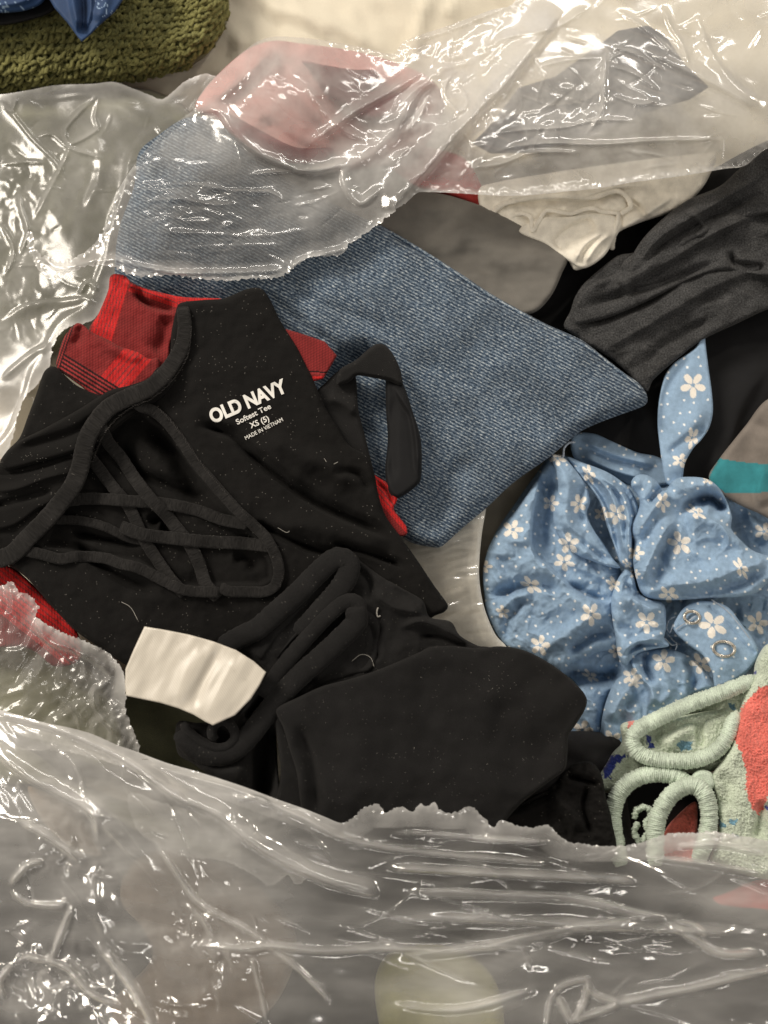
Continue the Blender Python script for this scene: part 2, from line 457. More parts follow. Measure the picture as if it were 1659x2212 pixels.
def denim(name):
    m, nt, out = nodes(name); L = nt.links
    st = noise(nt, uvm(nt, 0.36, 1.0, 0), 42, 3, 0.7)
    wv = nd(nt, 'ShaderNodeTexWave', wave_type='BANDS', bands_direction='Y'); wv.inputs['Scale'].default_value = 4.7; wv.inputs['Distortion'].default_value = 1.4; wv.inputs['Detail'].default_value = 2; wv.inputs['Detail Scale'].default_value = 2.5
    L.new(uvm(nt), wv.inputs['Vector'])
    sl = noise(nt, uvm(nt, 1, 1, 62), 9, 3, 0.6)
    f = mth(nt, 'ADD', mth(nt, 'MULTIPLY', st, 0.95), mth(nt, 'MULTIPLY', wv.outputs['Fac'], 0.26))
    f = mth(nt, 'ADD', f, mth(nt, 'MULTIPLY', mth(nt, 'SUBTRACT', sl, 0.5), 0.30))
    base = ramp(nt, f, [(0.42, (0.015, 0.027, 0.050)), (0.57, (0.050, 0.078, 0.120)), (0.70, (0.135, 0.180, 0.235)), (0.88, (0.44, 0.48, 0.50))])
    big = ramp(nt, noise(nt, uvm(nt), 1.1, 3, 0.6), [(0.3, 0.78), (0.7, 1.22)])
    base = mixc(nt, 1.0, base, big, 'MULTIPLY')
    b = nd(nt, 'ShaderNodeBump'); b.inputs['Strength'].default_value = 0.5; b.inputs['Distance'].default_value = 0.0006; L.new(f, b.inputs['Height'])
    p = nd(nt, 'ShaderNodeBsdfPrincipled'); L.new(base, p.inputs['Base Color']); L.new(b.outputs[0], p.inputs['Normal'])
    p.inputs['Roughness'].default_value = 0.85; p.inputs['Specular IOR Level'].default_value = 0.2; p.inputs['Sheen Weight'].default_value = 0.1
    L.new(p.outputs[0], out.inputs[0]); return m

def film(name, gloss=1.0, haze=0.22, tint=(0.88, 0.865, 0.845), rough=0.11, bump=0.04, bs=1.4, stretch=(1, 1, 0)):
    m, nt, out = nodes(name); L = nt.links
    at = nd(nt, 'ShaderNodeAttribute', attribute_name='haze')
    uv = uvm(nt, stretch[0], stretch[1], stretch[2])
    a1 = nd(nt, 'ShaderNodeTexNoise', noise_dimensions='2D', noise_type='RIDGED_MULTIFRACTAL'); a1.inputs['Scale'].default_value = bs; a1.inputs['Detail'].default_value = 4; a1.inputs['Roughness'].default_value = 0.5
    L.new(uv, a1.inputs['Vector'])
    a2 = noise(nt, uv, bs * 2.2, 3, 0.6)
    h = mth(nt, 'ADD', mth(nt, 'MULTIPLY', a1.outputs[0], 0.35), a2)
    b = nd(nt, 'ShaderNodeBump'); b.inputs['Strength'].default_value = bump; b.inputs['Distance'].default_value = 0.0012; L.new(h, b.inputs['Height'])
    lw = nd(nt, 'ShaderNodeLayerWeight'); lw.inputs['Blend'].default_value = 0.45; L.new(b.outputs[0], lw.inputs['Normal'])
    tr_ = nd(nt, 'ShaderNodeBsdfTransparent'); tr_.inputs[0].default_value = (0.985, 0.985, 0.98, 1)
    df = nd(nt, 'ShaderNodeBsdfDiffuse'); df.inputs[0].default_value = tint + (1,); L.new(b.outputs[0], df.inputs['Normal'])
    tl = nd(nt, 'ShaderNodeBsdfTranslucent'); tl.inputs[0].default_value = tint + (1,)
    mk = nd(nt, 'ShaderNodeMixShader'); mk.inputs[0].default_value = 0.35; L.new(df.outputs[0], mk.inputs[1]); L.new(tl.outputs[0], mk.inputs[2])
    hz = mth(nt, 'ADD', mth(nt, 'MULTIPLY', lw.outputs['Facing'], 0.22), at.outputs['Fac'])
    hz = mth(nt, 'ADD', hz, haze)
    hz = mth(nt, 'MULTIPLY', hz, ramp(nt, noise(nt, uv, 1.3, 3, 0.6), [(0.3, 0.75), (0.7, 1.25)]))
    cl = nt.nodes.new('ShaderNodeClamp'); L.new(hz, cl.inputs[0]); cl.inputs['Max'].default_value = 0.92
    m1 = nd(nt, 'ShaderNodeMixShader'); L.new(cl.outputs[0], m1.inputs[0]); L.new(tr_.outputs[0], m1.inputs[1]); L.new(mk.outputs[0], m1.inputs[2])
    gl = nd(nt, 'ShaderNodeBsdfGlossy'); gl.inputs['Roughness'].default_value = rough; gl.inputs[0].default_value = (1, 1, 1, 1); L.new(b.outputs[0], gl.inputs['Normal'])
    fr = nd(nt, 'ShaderNodeFresnel'); fr.inputs[0].default_value = 1.5; L.new(b.outputs[0], fr.inputs['Normal'])
    gf = mth(nt, 'MULTIPLY', fr.outputs[0], 1.25 * gloss); gf = mth(nt, 'MINIMUM', gf, 0.8)
    m2 = nd(nt, 'ShaderNodeMixShader'); L.new(gf, m2.inputs[0]); L.new(m1.outputs[0], m2.inputs[1]); L.new(gl.outputs[0], m2.inputs[2])
    L.new(m2.outputs[0], out.inputs[0]); return m

def metal(name, col, rough):
    m, nt, out = nodes(name); p = nd(nt, 'ShaderNodeBsdfPrincipled'); p.inputs['Base Color'].default_value = col + (1,); p.inputs['Metallic'].default_value = 1; 
    nt.links.new(ramp(nt, noise(nt, uvm(nt), 12, 3), [(0.3, rough * 0.7), (0.7, rough * 1.5)]), p.inputs['Roughness'])
    nt.links.new(p.outputs[0], out.inputs[0]); return m
# ------------------------------------------------------------------ materials used
M_BED = cloth('bed_linen', (0.72, 0.66, 0.54), var=0.05, rough=0.8, sheen=0.1, fib=50, bump=0.12, big=0.03)
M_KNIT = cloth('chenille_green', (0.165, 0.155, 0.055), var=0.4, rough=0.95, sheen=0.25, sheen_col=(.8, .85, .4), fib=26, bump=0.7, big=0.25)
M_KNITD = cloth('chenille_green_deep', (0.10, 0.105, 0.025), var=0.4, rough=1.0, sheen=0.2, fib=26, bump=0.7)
M_BLUE = cloth('royal_blue_satin', None, attr=True, var=0.10, rough=0.65, sheen=0.04, fib=40, bump=0.12, spec=0.25)
M_BLACK = cloth('black_cotton', (0.0058, 0.0052, 0.0048), var=0.35, rough=0.95, sheen=0.015, fib=42, bump=0.45, lint=0.35)
M_BLACKF = cloth('black_fleecy_jersey', (0.0115, 0.0110, 0.0110), var=0.30, rough=0.95, sheen=0.032, fib=46, bump=0.55, lint=0.18)
M_STRAP = cloth('black_brushed_band', (0.0145, 0.0135, 0.0130), var=0.45, rough=1.0, sheen=0.05, fib=24, bump=0.9, lint=0.2, big=0.3)
M_CRIM = cloth('crimson_cloth', (0.24, 0.035, 0.045), var=0.1, rough=0.85, sheen=0.1)
M_BLACKS = cloth('black_smooth_weave', (0.007, 0.007, 0.008), var=0.15, rough=0.75, sheen=0.02, fib=60, bump=0.15, spec=0.2)
M_CHAR = cloth('charcoal_heather', (0.042, 0.042, 0.043), var=0.7, rough=0.95, sheen=0.05, fib=30, bump=0.4, lint=0.25, big=0.25)
M_GREY = cloth('warm_grey_weave', (0.155, 0.145, 0.130), var=0.07, rough=0.85, sheen=0.1, fib=60, bump=0.12, big=0.06)
M_GREYT = cloth('grey_tee_jersey', None, attr=True, var=0.08, rough=0.9, sheen=0.1, fib=50, bump=0.2)
M_WHITE = cloth('cream_jersey', (0.84, 0.79, 0.69), var=0.06, rough=0.95, sheen=0.2, fib=40, bump=0.25)
M_RED = cloth('red_cloth', (0.45, 0.05, 0.045), var=0.1, rough=0.85, sheen=0.1, fib=40, bump=0.2)
M_PINK = cloth('rose_cloth', (0.55, 0.30, 0.28), var=0.08, rough=0.85, sheen=0.1, fib=40, bump=0.2)
M_PLAID = cloth('plaid_flannel', None, attr=True, var=0.18, rough=0.9, sheen=0.08, sheen_col=(1, .6, .5), fib=40, bump=0.35, weave=(5.0, 0, 0.8))
M_DENIM = denim('washed_denim')
M_FLOR = cloth('floral_cotton', None, attr=True, var=0.10, rough=0.95, sheen=0.05, sheen_col=(.8, .9, 1), fib=50, bump=0.35, big=0.08, spec=0.06)
M_MINT = cloth('fleece', None, attr=True, var=0.16, rough=1.0, sheen=0.35, fib=32, bump=0.8)
M_CUFF = cloth('mint_overlock', (0.60, 0.69, 0.58), var=0.20, rough=1.0, sheen=0.3, fib=34, bump=0.6)
M_SATIN = cloth('white_satin', (0.62, 0.57, 0.49), var=0.05, rough=0.33, sheen=0.0, fib=60, bump=0.12, spec=0.8, weave=(7.0, 35, 0.5), big=0.03)
M_DARK = cloth('slate_cloth', (0.030, 0.029, 0.030), var=0.1, rough=0.9, sheen=0.05)
M_NAVY = cloth('navy_cloth', None, attr=True, var=0.1, rough=0.9, sheen=0.05)
M_OLIVE = cloth('dark_olive_cloth', (0.022, 0.022, 0.010), var=0.1, rough=0.8, sheen=0.03)
M_OLIVE2 = cloth('pale_olive_cloth', (0.34, 0.33, 0.14), var=0.1, rough=0.9)
M_TAN = cloth("tan_cloth", (0.20, 0.145, 0.10), var=0.1, rough=0.9)
M_SAGE = cloth('sage_cloth', (0.20, 0.20, 0.135), var=0.08, rough=0.9)
M_PRINT = cloth('white_print', (0.78, 0.76, 0.72), var=0.08, rough=0.6, sheen=0, bump=0.1, big=0.05)
M_THREAD = cloth('thread_black', (0.034, 0.031, 0.029), var=0.2, rough=0.8, sheen=0.1)
M_LINT = cloth('lint_fibre', (0.42, 0.40, 0.36), var=0.2, rough=0.8, sheen=0.1)
M_THRW = cloth('thread_pale', (0.40, 0.45, 0.52), var=0.2, rough=0.8, sheen=0.1)
M_RING = metal('snap_metal', (0.62, 0.57, 0.50), 0.28)
M_FILM = film('clear_film', haze=0.05)
M_FILML = film('clear_film_soft', haze=0.05, gloss=0.6, rough=0.16)
M_FILMP = film('clear_film_pleated', gloss=2.1, haze=0.05, stretch=(0.35, 1.0, 0), bs=2.4)

# ------------------------------------------------------------------ the bed
def bed_z(u, v, d):
    a, b = rot(u, v, 32)
    z = 16 * fbm(a / 260, b / 90, 3, 3) + 5 * fbm(u / 60, v / 60, 8, 3)
    return z
sheet('bed_sheet', [(-1600, -1500), (3300, -1500), (3300, 3300), (-1600, 3300)], -30, M_BED, g=12, rim=0, zf=bed_z, skirt=0, smooth_pts=False, addtop=False,
      fold=[([(930, -40), (900, 60), (880, 150)], 14, 8, 26), ([(560, 10), (700, 40), (830, 110)], 12, 22, 10), ([(500, 60), (520, 110), (500, 180)], 14, 12, 20), ([(1000, -40), (960, 40)], 9, 8, 18),
            ([(620, -30), (660, 40), (720, 80)], 7, 10, 14)])['kind'] = 'structure'

# ------------------------------------------------------------------ clear lining showing low in the pile
BAG = empty('plastic_bag', 829, 1106, 0, 'large torn clear plastic bag holding the heap of folded clothes', 'plastic bag')
def lin_z(u, v, d):
    a, b = rot(u, v, -12)
    return 8 * fbm(a / 110, b / 26, 4, 1, ab=True)
tag(sheet('gap_brightener', [(840, 1120), (950, 1150), (1010, 1120), (1050, 1080), (1040, 1160), (1035, 1240), (1045, 1308), (1070, 1370), (1098, 1405), (1100, 1480), (1000, 1480), (840, 1380)], 96, M_WHITE, None, g=5, rim=10, rimh=8, skirt=60, addtop=False), 'cream sheet added under clear film to brighten the gap between jeans and floral garment', 'cloth')  # added sheet, keeps the shaded gap under the lining film bright
sheet('lining', [(840, 1120), (950, 1150), (1010, 1120), (1048, 1084), (1038, 1160), (1033, 1240), (1043, 1308), (1068, 1370), (1096, 1405), (1098, 1480), (1000, 1480), (840, 1380)], 110, film('lining_film', haze=0.12, gloss=1.5), BAG, g=3, rim=0, skirt=0, zf=lin_z,
      haze=lambda u, v, d: 0 * u, addtop=False)

# ------------------------------------------------------------------ green sweater
def vb(u): return np.interp(u, [-100, 0, 100, 200, 300, 400, 455, 500], [211, 205, 196, 184, 171, 150, 116, 70])
def ue(v): return np.interp(v, [-80, 0, 40, 75, 110, 150, 170], [480, 497, 494, 480, 452, 400, 330])
SW = empty('knit_sweater', 200, 80, 0, 'chunky olive green chenille knit sweater folded beside the bag', 'sweater')
swo = [(-120, -120), (470, -120), (490, -40), (494, 20), (486, 60), (466, 96), (436, 128), (392, 150), (300, 168), (200, 181), (100, 193), (0, 202), (-120, 210)]
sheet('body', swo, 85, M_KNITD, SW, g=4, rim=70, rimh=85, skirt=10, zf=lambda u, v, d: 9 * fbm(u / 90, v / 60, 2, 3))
tm = top_map(0, 1)
parts = []
rs = np.random.RandomState(3)
for j in range(0, 17):
    us = np.arange(-100, 520, 2.0)
    sp = np.interp(us, [-100, 0, 250, 490], [24, 23, 19, 14])
    vv = vb(us) - (j + 0.15) * sp + 5 * fbm(us / 90, us * 0 + j * .05, 1, 2) + (2 + 3 * (us < 260)) * fbm(us / 14, us * 0 + j * 1.7, 2, 2)
    keep = us < ue(vv) - 2
    us, vv = us[keep], vv[keep]
    if len(us) < 10 or vv.min() > 230: continue
    for ph in (0, 1, 2):
        ks = 17.5 + 1.8 * math.sin(j)
        jit = fbm(us / 23, us * 0 + j * 3.1 + ph * 7, 5, 3)
        w = us / ks * 2 * np.pi + ph * 2.1 + jit * 5.0 + j * 1.3
        if ph < 2:
            off = (6.6 if ph else 1.0) + 6.6 * np.sin(w); zz = 7.0 * np.cos(w * 1.0 + 0.6) + 5 * jit; r = 4.7
        else:
            off = 14 + 2.0 * np.sin(w * 0.5); zz = 4 + 3 * np.sin(w * .5 + 1); r = 4.2
        q = np.stack([us + 3.2 * np.cos(w) * (ph < 2), vv - off * sp[:len(us)] / 17.0, top_at(us, vv - off, tm) + 5 + zz], -1)
        n = 7; a = np.arange(n) / n * 2 * np.pi
        T = np.gradient(q, axis=0); T /= np.linalg.norm(T, axis=1)[:, None]
        S = np.cross(T, [0, 0, 1.0]); S /= np.maximum(np.linalg.norm(S, axis=1), 1e-6)[:, None]; N_ = np.cross(S, T)
        R = r * (1 + 0.55 * fbm(us[:, None] / 4.0 + 0 * a, a[None] * 1.4 + 0 * us[:, None], j * 3 + ph, 2))
        P3 = (q[:, None] + S[:, None] * (R * np.cos(a))[..., None] + N_[:, None] * (R * np.sin(a))[..., None]).reshape(-1, 3)
        i = np.arange(len(q) - 1)[:, None]; jj = np.arange(n)[None]; j2 = (jj + 1) % n
        F = np.stack([i * n + jj, i * n + j2, (i + 1) * n + j2, (i + 1) * n + jj], -1).reshape(-1, 4)
        top_add(P3[:, 0], P3[:, 1], P3[:, 2])
        parts.append((P3, F, np.stack([np.repeat(us, n) + j * 31, np.tile(np.arange(n) * 3.0, len(q)) + vv.repeat(n)], -1) / 100))
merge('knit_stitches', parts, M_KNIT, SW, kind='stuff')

# blue cloth on the sweater
def bluecol(u, v):
    c = np.tile(np.array([0.015, 0.044, 0.120]), (len(u), 1))
    sw = np.abs(fbm(u / 26, v / 26, 11, 2)) < 0.045
    m = sw & ((u < 95) | (u > 205)) & (pn(u / 40, v / 40, 5) > -0.1)
    c[m] = (0.30, 0.42, 0.60); return c
tagm = tag(sheet('black_garment', [(-120, -80), (150, -80), (128, 0), (112, 26), (62, 44), (0, 55), (-120, 60)], 150, M_BLACKS, None, g=3, rim=12, rimh=8, skirt=25), 'small area of black cloth lying between the blue scarf and green sweater', 'garment')
BS = empty('blue_scarf', 150, 20, 150, 'royal blue satin scarf with white swirls, its pointed tip on the sweater', 'scarf')
sheet('back_fold', [(-120, -90), (110, -90), (100, -6), (84, 12), (50, 24), (0, 28), (-120, 30)], 176, M_BLUE, BS, g=3, rim=10, rimh=10, col=bluecol, fold=[([(-20, 10), (40, 5), (90, -20)], 8, 8, 16)])
sheet('pointed_corner', [(100, -90), (300, -90), (266, 0), (248, 26), (216, 54), (196, 74), (177, 91), (168, 80), (146, 50), (118, 18), (102, -10)], 192, M_BLUE, BS, g=2, rim=7, rimh=7, smooth_pts=False, col=bluecol,
      fold=[([(172, -60), (182, 20), (177, 84)], -20, 9, 12), ([(150, -60), (158, 10), (172, 70)], 12, 6, 14), ([(196, -30), (194, 26), (182, 70)], 10, 14, 5), ([(230, -60), (226, 0), (205, 50)], 8, 16, 16)])

# ------------------------------------------------------------------ lower layers of the pile
tag(sheet('slate_garment', [(1130, 540), (1400, 440), (1800, 300), (1900, 900), (1800, 1100), (1560, 1060), (1420, 1040), (1240, 960), (1100, 760)], 36, M_BLACKS, None, g=5, rim=20, rimh=18,
          fold=[([(1300, 760), (1400, 900), (1450, 1000)], 10, 20, 40), ([(1560, 1060), (1590, 900), (1659, 780)], 12, 12, 50)]),
    'deep black cloth at the bottom of the pile behind the blue floral strap', 'garment')
def greycol(u, v):
    c = np.tile(np.array([0.19, 0.165, 0.145]), (len(u), 1))
    m = pin(u, v, [(1553, 990), (1600, 998), (1659, 1003), (1800, 1010), (1800, 1066), (1659, 1063), (1600, 1066), (1565, 1064), (1530, 1034)])
    c[m] = (0.035, 0.215, 0.245); return c
tag(sheet('striped_tee', [(1800, 810), (1659, 862), (1610, 920), (1580, 957), (1553, 992), (1531, 1032), (1562, 1070), (1630, 1105), (1800, 1160)], 84, M_GREYT, None, g=2.5, rim=16, rimh=14, col=greycol,
          fold=[([(1659, 1000), (1640, 1060), (1650, 1100)], 8, 10, 30), ([(1640, 900), (1600, 1000)], -5, 25, 25)]),
    'grey tee with one teal stripe at the right edge of the pile', 'tee')

# cream jersey garment, top right, with a wavy rolled hem
WG = empty('cream_garment', 1230, 480, 60, 'cream jersey garment with a wavy rolled edge beside the grey trousers', 'garment')
sheet('body', [(1045, 400), (1540, 330), (1530, 385), (1490, 435), (1440, 462), (1380, 482), (1330, 507), (1300, 555), (1245, 584), (1225, 560), (1145, 503), (1045, 460)], 112, M_WHITE, WG, g=2.5, rim=12, rimh=14, zf=lambda u, v, d: 4 * fbm(u / 40, v / 40, 6, 3),
      fold=[([(1060, 455), (1100, 430), (1180, 424), (1260, 424), (1330, 405), (1420, 400)], 10, 5, 14), ([(1340, 500), (1400, 460), (1460, 420)], 9, 6, 18), ([(1400, 480), (1380, 450), (1350, 430)], -10, 8, 8)])
sheet('inner_layer', [(1120, 500), (1165, 470), (1215, 468), (1275, 460), (1325, 462), (1345, 480), (1326, 520), (1302, 556), (1260, 580), (1225, 562), (1180, 530)], 122, M_WHITE, WG, g=2, rim=9, rimh=10,
      fold=[([(1205, 545), (1230, 510), (1290, 480)], -16, 14, 18), ([(1240, 570), (1262, 530), (1310, 495)], 9, 6, 10), ([(1262, 572), (1290, 530), (1325, 500)], 9, 6, 10)])
tube('rolled_hem', [(1095, 478), (1118, 462), (1145, 468), (1150, 498), (1165, 476), (1180, 455), (1206, 457), (1235, 461), (1262, 452), (1283, 450), (1300, 457), (1322, 459), (1335, 462), (1334, 478), (1328, 500), (1322, 540)], 5.0, 3.2, M_WHITE, WG, zoff=2, n=10, noise=0.2)
tube('neck_hem', [(1060, 462), (1090, 440), (1140, 428), (1210, 423), (1280, 426), (1330, 412), (1353, 424), (1362, 447), (1340, 462)], 6, 3.5, M_WHITE, WG, zoff=1, n=10, noise=0.2)

# charcoal heather top, right
CH = [(1800, 230), (1659, 316), (1600, 362), (1555, 402), (1490, 430), (1444, 462), (1395, 508), (1368, 556), (1335, 552), (1300, 575), (1262, 610), (1240, 640), (1222, 700), (1262, 738), (1320, 765), (1390, 812), (1440, 768), (1515, 716), (1590, 672), (1659, 618), (1800, 560)]
CT = empty('charcoal_top', 1450, 600, 60, 'charcoal heather jersey top in loose folds at the upper right', 'top')
chz = lambda k: (lambda u, v, d: 7 * fbm(rot(u, v, -34)[0] / 150, rot(u, v, -34)[1] / 60, k, 2) + crumple(u, v, 80, 15 + k, 14, ang=-32, sx=1.7) + crumple(u, v, 34, 18 + k, 4, ang=-20, sx=1.4))
ck_ = dict(g=2.3, rim=10, rimh=15, skirt=50)
sheet('lower_fold', [(1335, 552), (1300, 578), (1262, 612), (1242, 642), (1232, 672), (1218, 704), (1240, 724), (1266, 742), (1320, 775), (1362, 812), (1396, 846), (1410, 822), (1450, 786), (1515, 736), (1590, 700), (1659, 668), (1800, 620), (1800, 520), (1500, 520), (1370, 546)], 112, M_CHAR, CT, zf=chz(3), **ck_,
      fold=[([(1290, 760), (1400, 700), (1500, 640), (1580, 600), (1659, 570)], 14, 10, 34), ([(1240, 690), (1300, 690), (1400, 650), (1480, 600)], -12, 8, 10), ([(1380, 790), (1460, 730), (1560, 680)], -9, 10, 12)])
sheet('middle_fold', [(1352, 560), (1330, 590), (1280, 612), (1250, 640), (1236, 676), (1246, 700), (1300, 690), (1360, 668), (1420, 640), (1500, 600), (1560, 585), (1620, 592), (1800, 600), (1800, 400), (1500, 480), (1400, 530)], 132, M_CHAR, CT, zf=chz(6), **ck_,
      fold=[([(1300, 640), (1380, 600), (1450, 560), (1540, 505), (1659, 450)], 16, 6, 30), ([(1575, 540), (1590, 570), (1659, 580)], -16, 8, 8), ([(1260, 670), (1340, 640), (1440, 610), (1560, 560)], -12, 7, 9), ([(1330, 600), (1352, 622), (1345, 650)], 8, 6, 10)])
sheet('upper_fold', [(1800, 230), (1659, 316), (1600, 362), (1555, 402), (1490, 430), (1444, 462), (1395, 508), (1366, 552), (1356, 592), (1372, 600), (1420, 572), (1470, 540), (1540, 500), (1600, 476), (1659, 462), (1800, 440)], 150, M_CHAR, CT, zf=chz(9), **ck_,
      fold=[([(1380, 560), (1430, 510), (1500, 466), (1580, 420), (1659, 370)], 15, 6, 26), ([(1380, 580), (1450, 520), (1540, 470), (1659, 410)], -12, 7, 8), ([(1480, 450), (1520, 490), (1500, 515)], 8, 6, 12)])

# ------------------------------------------------------------------ grey trousers, red layers, jeans
tag(sheet('red_shirt', [(640, 190), (760, 170), (880, 180), (900, 300), (1000, 340), (1040, 400), (1056, 455), (960, 420), (700, 380), (560, 330), (470, 240), (560, 200)], 70, M_RED, None, g=4, rim=14, rimh=12,
          fold=[([(560, 300), (640, 330), (760, 340)], 8, 12, 20)]), 'red cloth under the film above the grey trousers', 'shirt')
tag(sheet('grey_trousers', [(560, 320), (700, 318), (820, 350), (905, 405), (980, 425), (1050, 448), (1110, 476), (1150, 500), (1195, 530), (1226, 556), (1214, 590), (1190, 640), (1152, 676), (1090, 680), (900, 620), (700, 500)], 118, M_GREY, None, g=3, rim=12, rimh=12, skirt=50, zf=lambda u, v, d: 5 * fbm(u / 120, v / 70, 7, 3),
          fold=[([(975, 520), (1030, 560), (1090, 620), (1110, 665)], -9, 44, 30), ([(940, 500), (1010, 505), (1100, 540), (1200, 555)], 6, 40, 30), ([(850, 420), (950, 450), (1060, 470)], 5, 20, 30)]),
    'plain grey trousers folded behind the blue jeans', 'trousers')
PS = tag(sheet('rose_garment', [(424, 236), (440, 196), (486, 146), (540, 104), (592, 88), (650, 94), (730, 104), (800, 118), (850, 134), (930, 170), (960, 230), (900, 330), (760, 372), (640, 350), (560, 310), (480, 270)], 150, M_PINK, None, g=3, rim=30, rimh=42, skirt=70,
          fold=[([(450, 220), (520, 170), (590, 100)], 14, 20, 30), ([(590, 96), (610, 160), (680, 240), (760, 330)], -16, 16, 30), ([(560, 250), (620, 300), (700, 340)], -12, 14, 14)]),
    'rose pink cloth mound under the film between the bed and jeans', 'garment')
tag(sheet('crimson_garment', [(652, 132), (700, 140), (760, 150), (812, 152), (818, 172), (800, 196), (860, 200), (900, 240), (800, 260), (742, 226), (700, 200), (678, 160)], 196, M_CRIM, None, g=3, rim=16, rimh=16, skirt=40),
    'dark crimson fold of cloth under the film at the top', 'garment')
tag(sheet('red_garment', [(462, 240), (500, 248), (560, 280), (640, 318), (720, 320), (700, 352), (620, 352), (560, 330), (500, 290)], 196, M_CRIM, None, g=3, rim=14, rimh=12, skirt=30), 'narrow dark red strip of cloth under the film above the jeans', 'garment')
tag(sheet('navy_striped_garment', [(1120, 190), (1200, 165), (1290, 100), (1335, 66), (1400, 55), (1440, 80), (1480, 140), (1532, 188), (1490, 215), (1420, 236), (1350, 262), (1260, 300), (1150, 330), (1060, 332), (1020, 310), (1060, 270)], 96, M_NAVY, None, g=3, rim=18, rimh=18, smooth_pts=False,
          col=lambda u, v: np.where((np.abs(((rot(u, v, 20)[1]) / 26) % 1 - .5) < 0.07)[:, None], np.array([[0.22, 0.20, 0.22]]), np.array([[0.045, 0.058, 0.100]])) + 0 * u[:, None]),
    'navy cloth with thin pale stripes under the film at the top right', 'garment')

def jeans_zf(u, v, d): return 3 * fbm(u / 130, v / 130, 12, 3)
JO = [(300, 330), (345, 290), (405, 254), (470, 258), (525, 296), (575, 350), (640, 400), (720, 440), (800, 478), (832, 491), (880, 520), (940, 556), (1000, 594), (1060, 634), (1120, 668), (1180, 700), (1230, 722), (1262, 738), (1300, 768), (1340, 800), (1378, 826), (1396, 850), (1398, 870), (1384, 880), (1340, 896), (1290, 915), (1248, 936), (1190, 985), (1110, 1042), (1050, 1098), (1000, 1140), (955, 1180), (940, 1183), (880, 1168), (820, 1110), (700, 1000), (420, 820), (300, 720), (262, 660), (248, 596), (256, 500), (290, 400)]
JE = empty('blue_jeans', 800, 760, 60, 'mid blue washed denim jeans folded to a point in the middle of the pile', 'jeans')
sheet('trouser_leg', JO, lambda u, v: 150 + 20 * np.exp(-((u - 900) / 350) ** 2), M_DENIM, JE, g=2.5, rim=34, rimh=38, skirt=70, uvrot=27, zf=jeans_zf,
      fold=[([(680, 870), (760, 790), (830, 740)], -26, 26, 34), ([(640, 700), (740, 730), (830, 780)], 12, 24, 40), ([(560, 640), (760, 640), (900, 700), (1000, 800)], 10, 50, 60),
            ([(930, 1170), (960, 1060), (1040, 980)], -10, 30, 26), ([(300, 640), (420, 600), (520, 640)], 7, 18, 24), ([(560, 620), (640, 690), (740, 750)], -6, 9, 14), ([(620, 610), (700, 660), (800, 700), (860, 760)], -5, 10, 16), ([(700, 590), (780, 640), (830, 700)], 5, 12, 12), ([(860, 820), (900, 940), (880, 1050)], 5, 20, 12), ([(900, 760), (1000, 820), (1120, 840)], -3, 26, 30), ([(1000, 1140), (1080, 1040), (1180, 960)], -4, 14, 22)])
tube('fold_seam', [(846, 505), (940, 562), (1060, 641), (1180, 707), (1262, 748), (1340, 806), (1385, 842)], 5.5, 5, M_DENIM, JE, zoff=-1, n=8, noise=0.15, addtop=False)

# ------------------------------------------------------------------ blue floral garment
FLW = [(1108, 1144, 23, 0, .95), (1229, 1174, 25, 30, .9), (1219, 1214, 24, 10, .8), (1147, 1264, 27, 20, .6), (1276, 1327, 26, 50, .9), (1167, 1394, 24, 40, .9), (1331, 1110, 24, 15, 1), (1250, 1088, 22, 65, .8),
       (1272, 1024, 24, 40, .55), (1204, 990, 20, 10, .8), (1190, 1087, 18, 0, 1), (1124, 1042, 18, 30, .9), (1064, 1119, 18, 0, .9), (1432, 1085, 23, 50, .7), (1503, 1106, 26, 20, .5), (1468, 1174, 29, 25, .85),
       (1601, 1228, 28, 35, .45), (1444, 1284, 23, 10, .8), (1397, 1344, 26, 10, .95), (1540, 1350, 33, 18, .85), (1636, 1346, 26, 40, .9), (1650, 1148, 22, 0, .9), (1433, 1428, 27, 36, .95), (1513, 1434, 27, 20, .8),
       (1365, 1462, 22, 0, .9), (1325, 1262, 20, 30, .7), (1330, 1407, 16, 20, .9), (1046, 1224, 18, 0, .8), (1497, 832, 28, 10, 1), (1495, 946, 25, 60, .6), (1470, 995, 20, 0, .8), (1086, 1322, 17, 30, .8),
       (1258, 1577, 24, 0, .9), (1322, 1600, 25, 18, .9), (1372, 1475, 18, 0, .6), (1275, 1460, 22, 20, .5), (1532, 1037, 16, 0, .6), (1374, 1195, 19, 0, .9), (1300, 1110, 18, 0, .9), (1567, 1490, 22, 0, .8), (1372, 1240, 12, 0, .9), (1355, 1218, 14, 30, .6)]
_q = np.random.RandomState(21)
DOTS = []
for i in range(-2, 60):
    for j in range(-2, 60):
        x = 1000 + i * 29 + (j % 2) * 14 + _q.uniform(-10, 10); y = 700 + j * 24 + _q.uniform(-9, 9)
        if x < 1700 and y < 1720 and not any((x - f[0])**2 + (y - f[1])**2 < (f[2] + 4)**2 for f in FLW): DOTS.append((x, y))
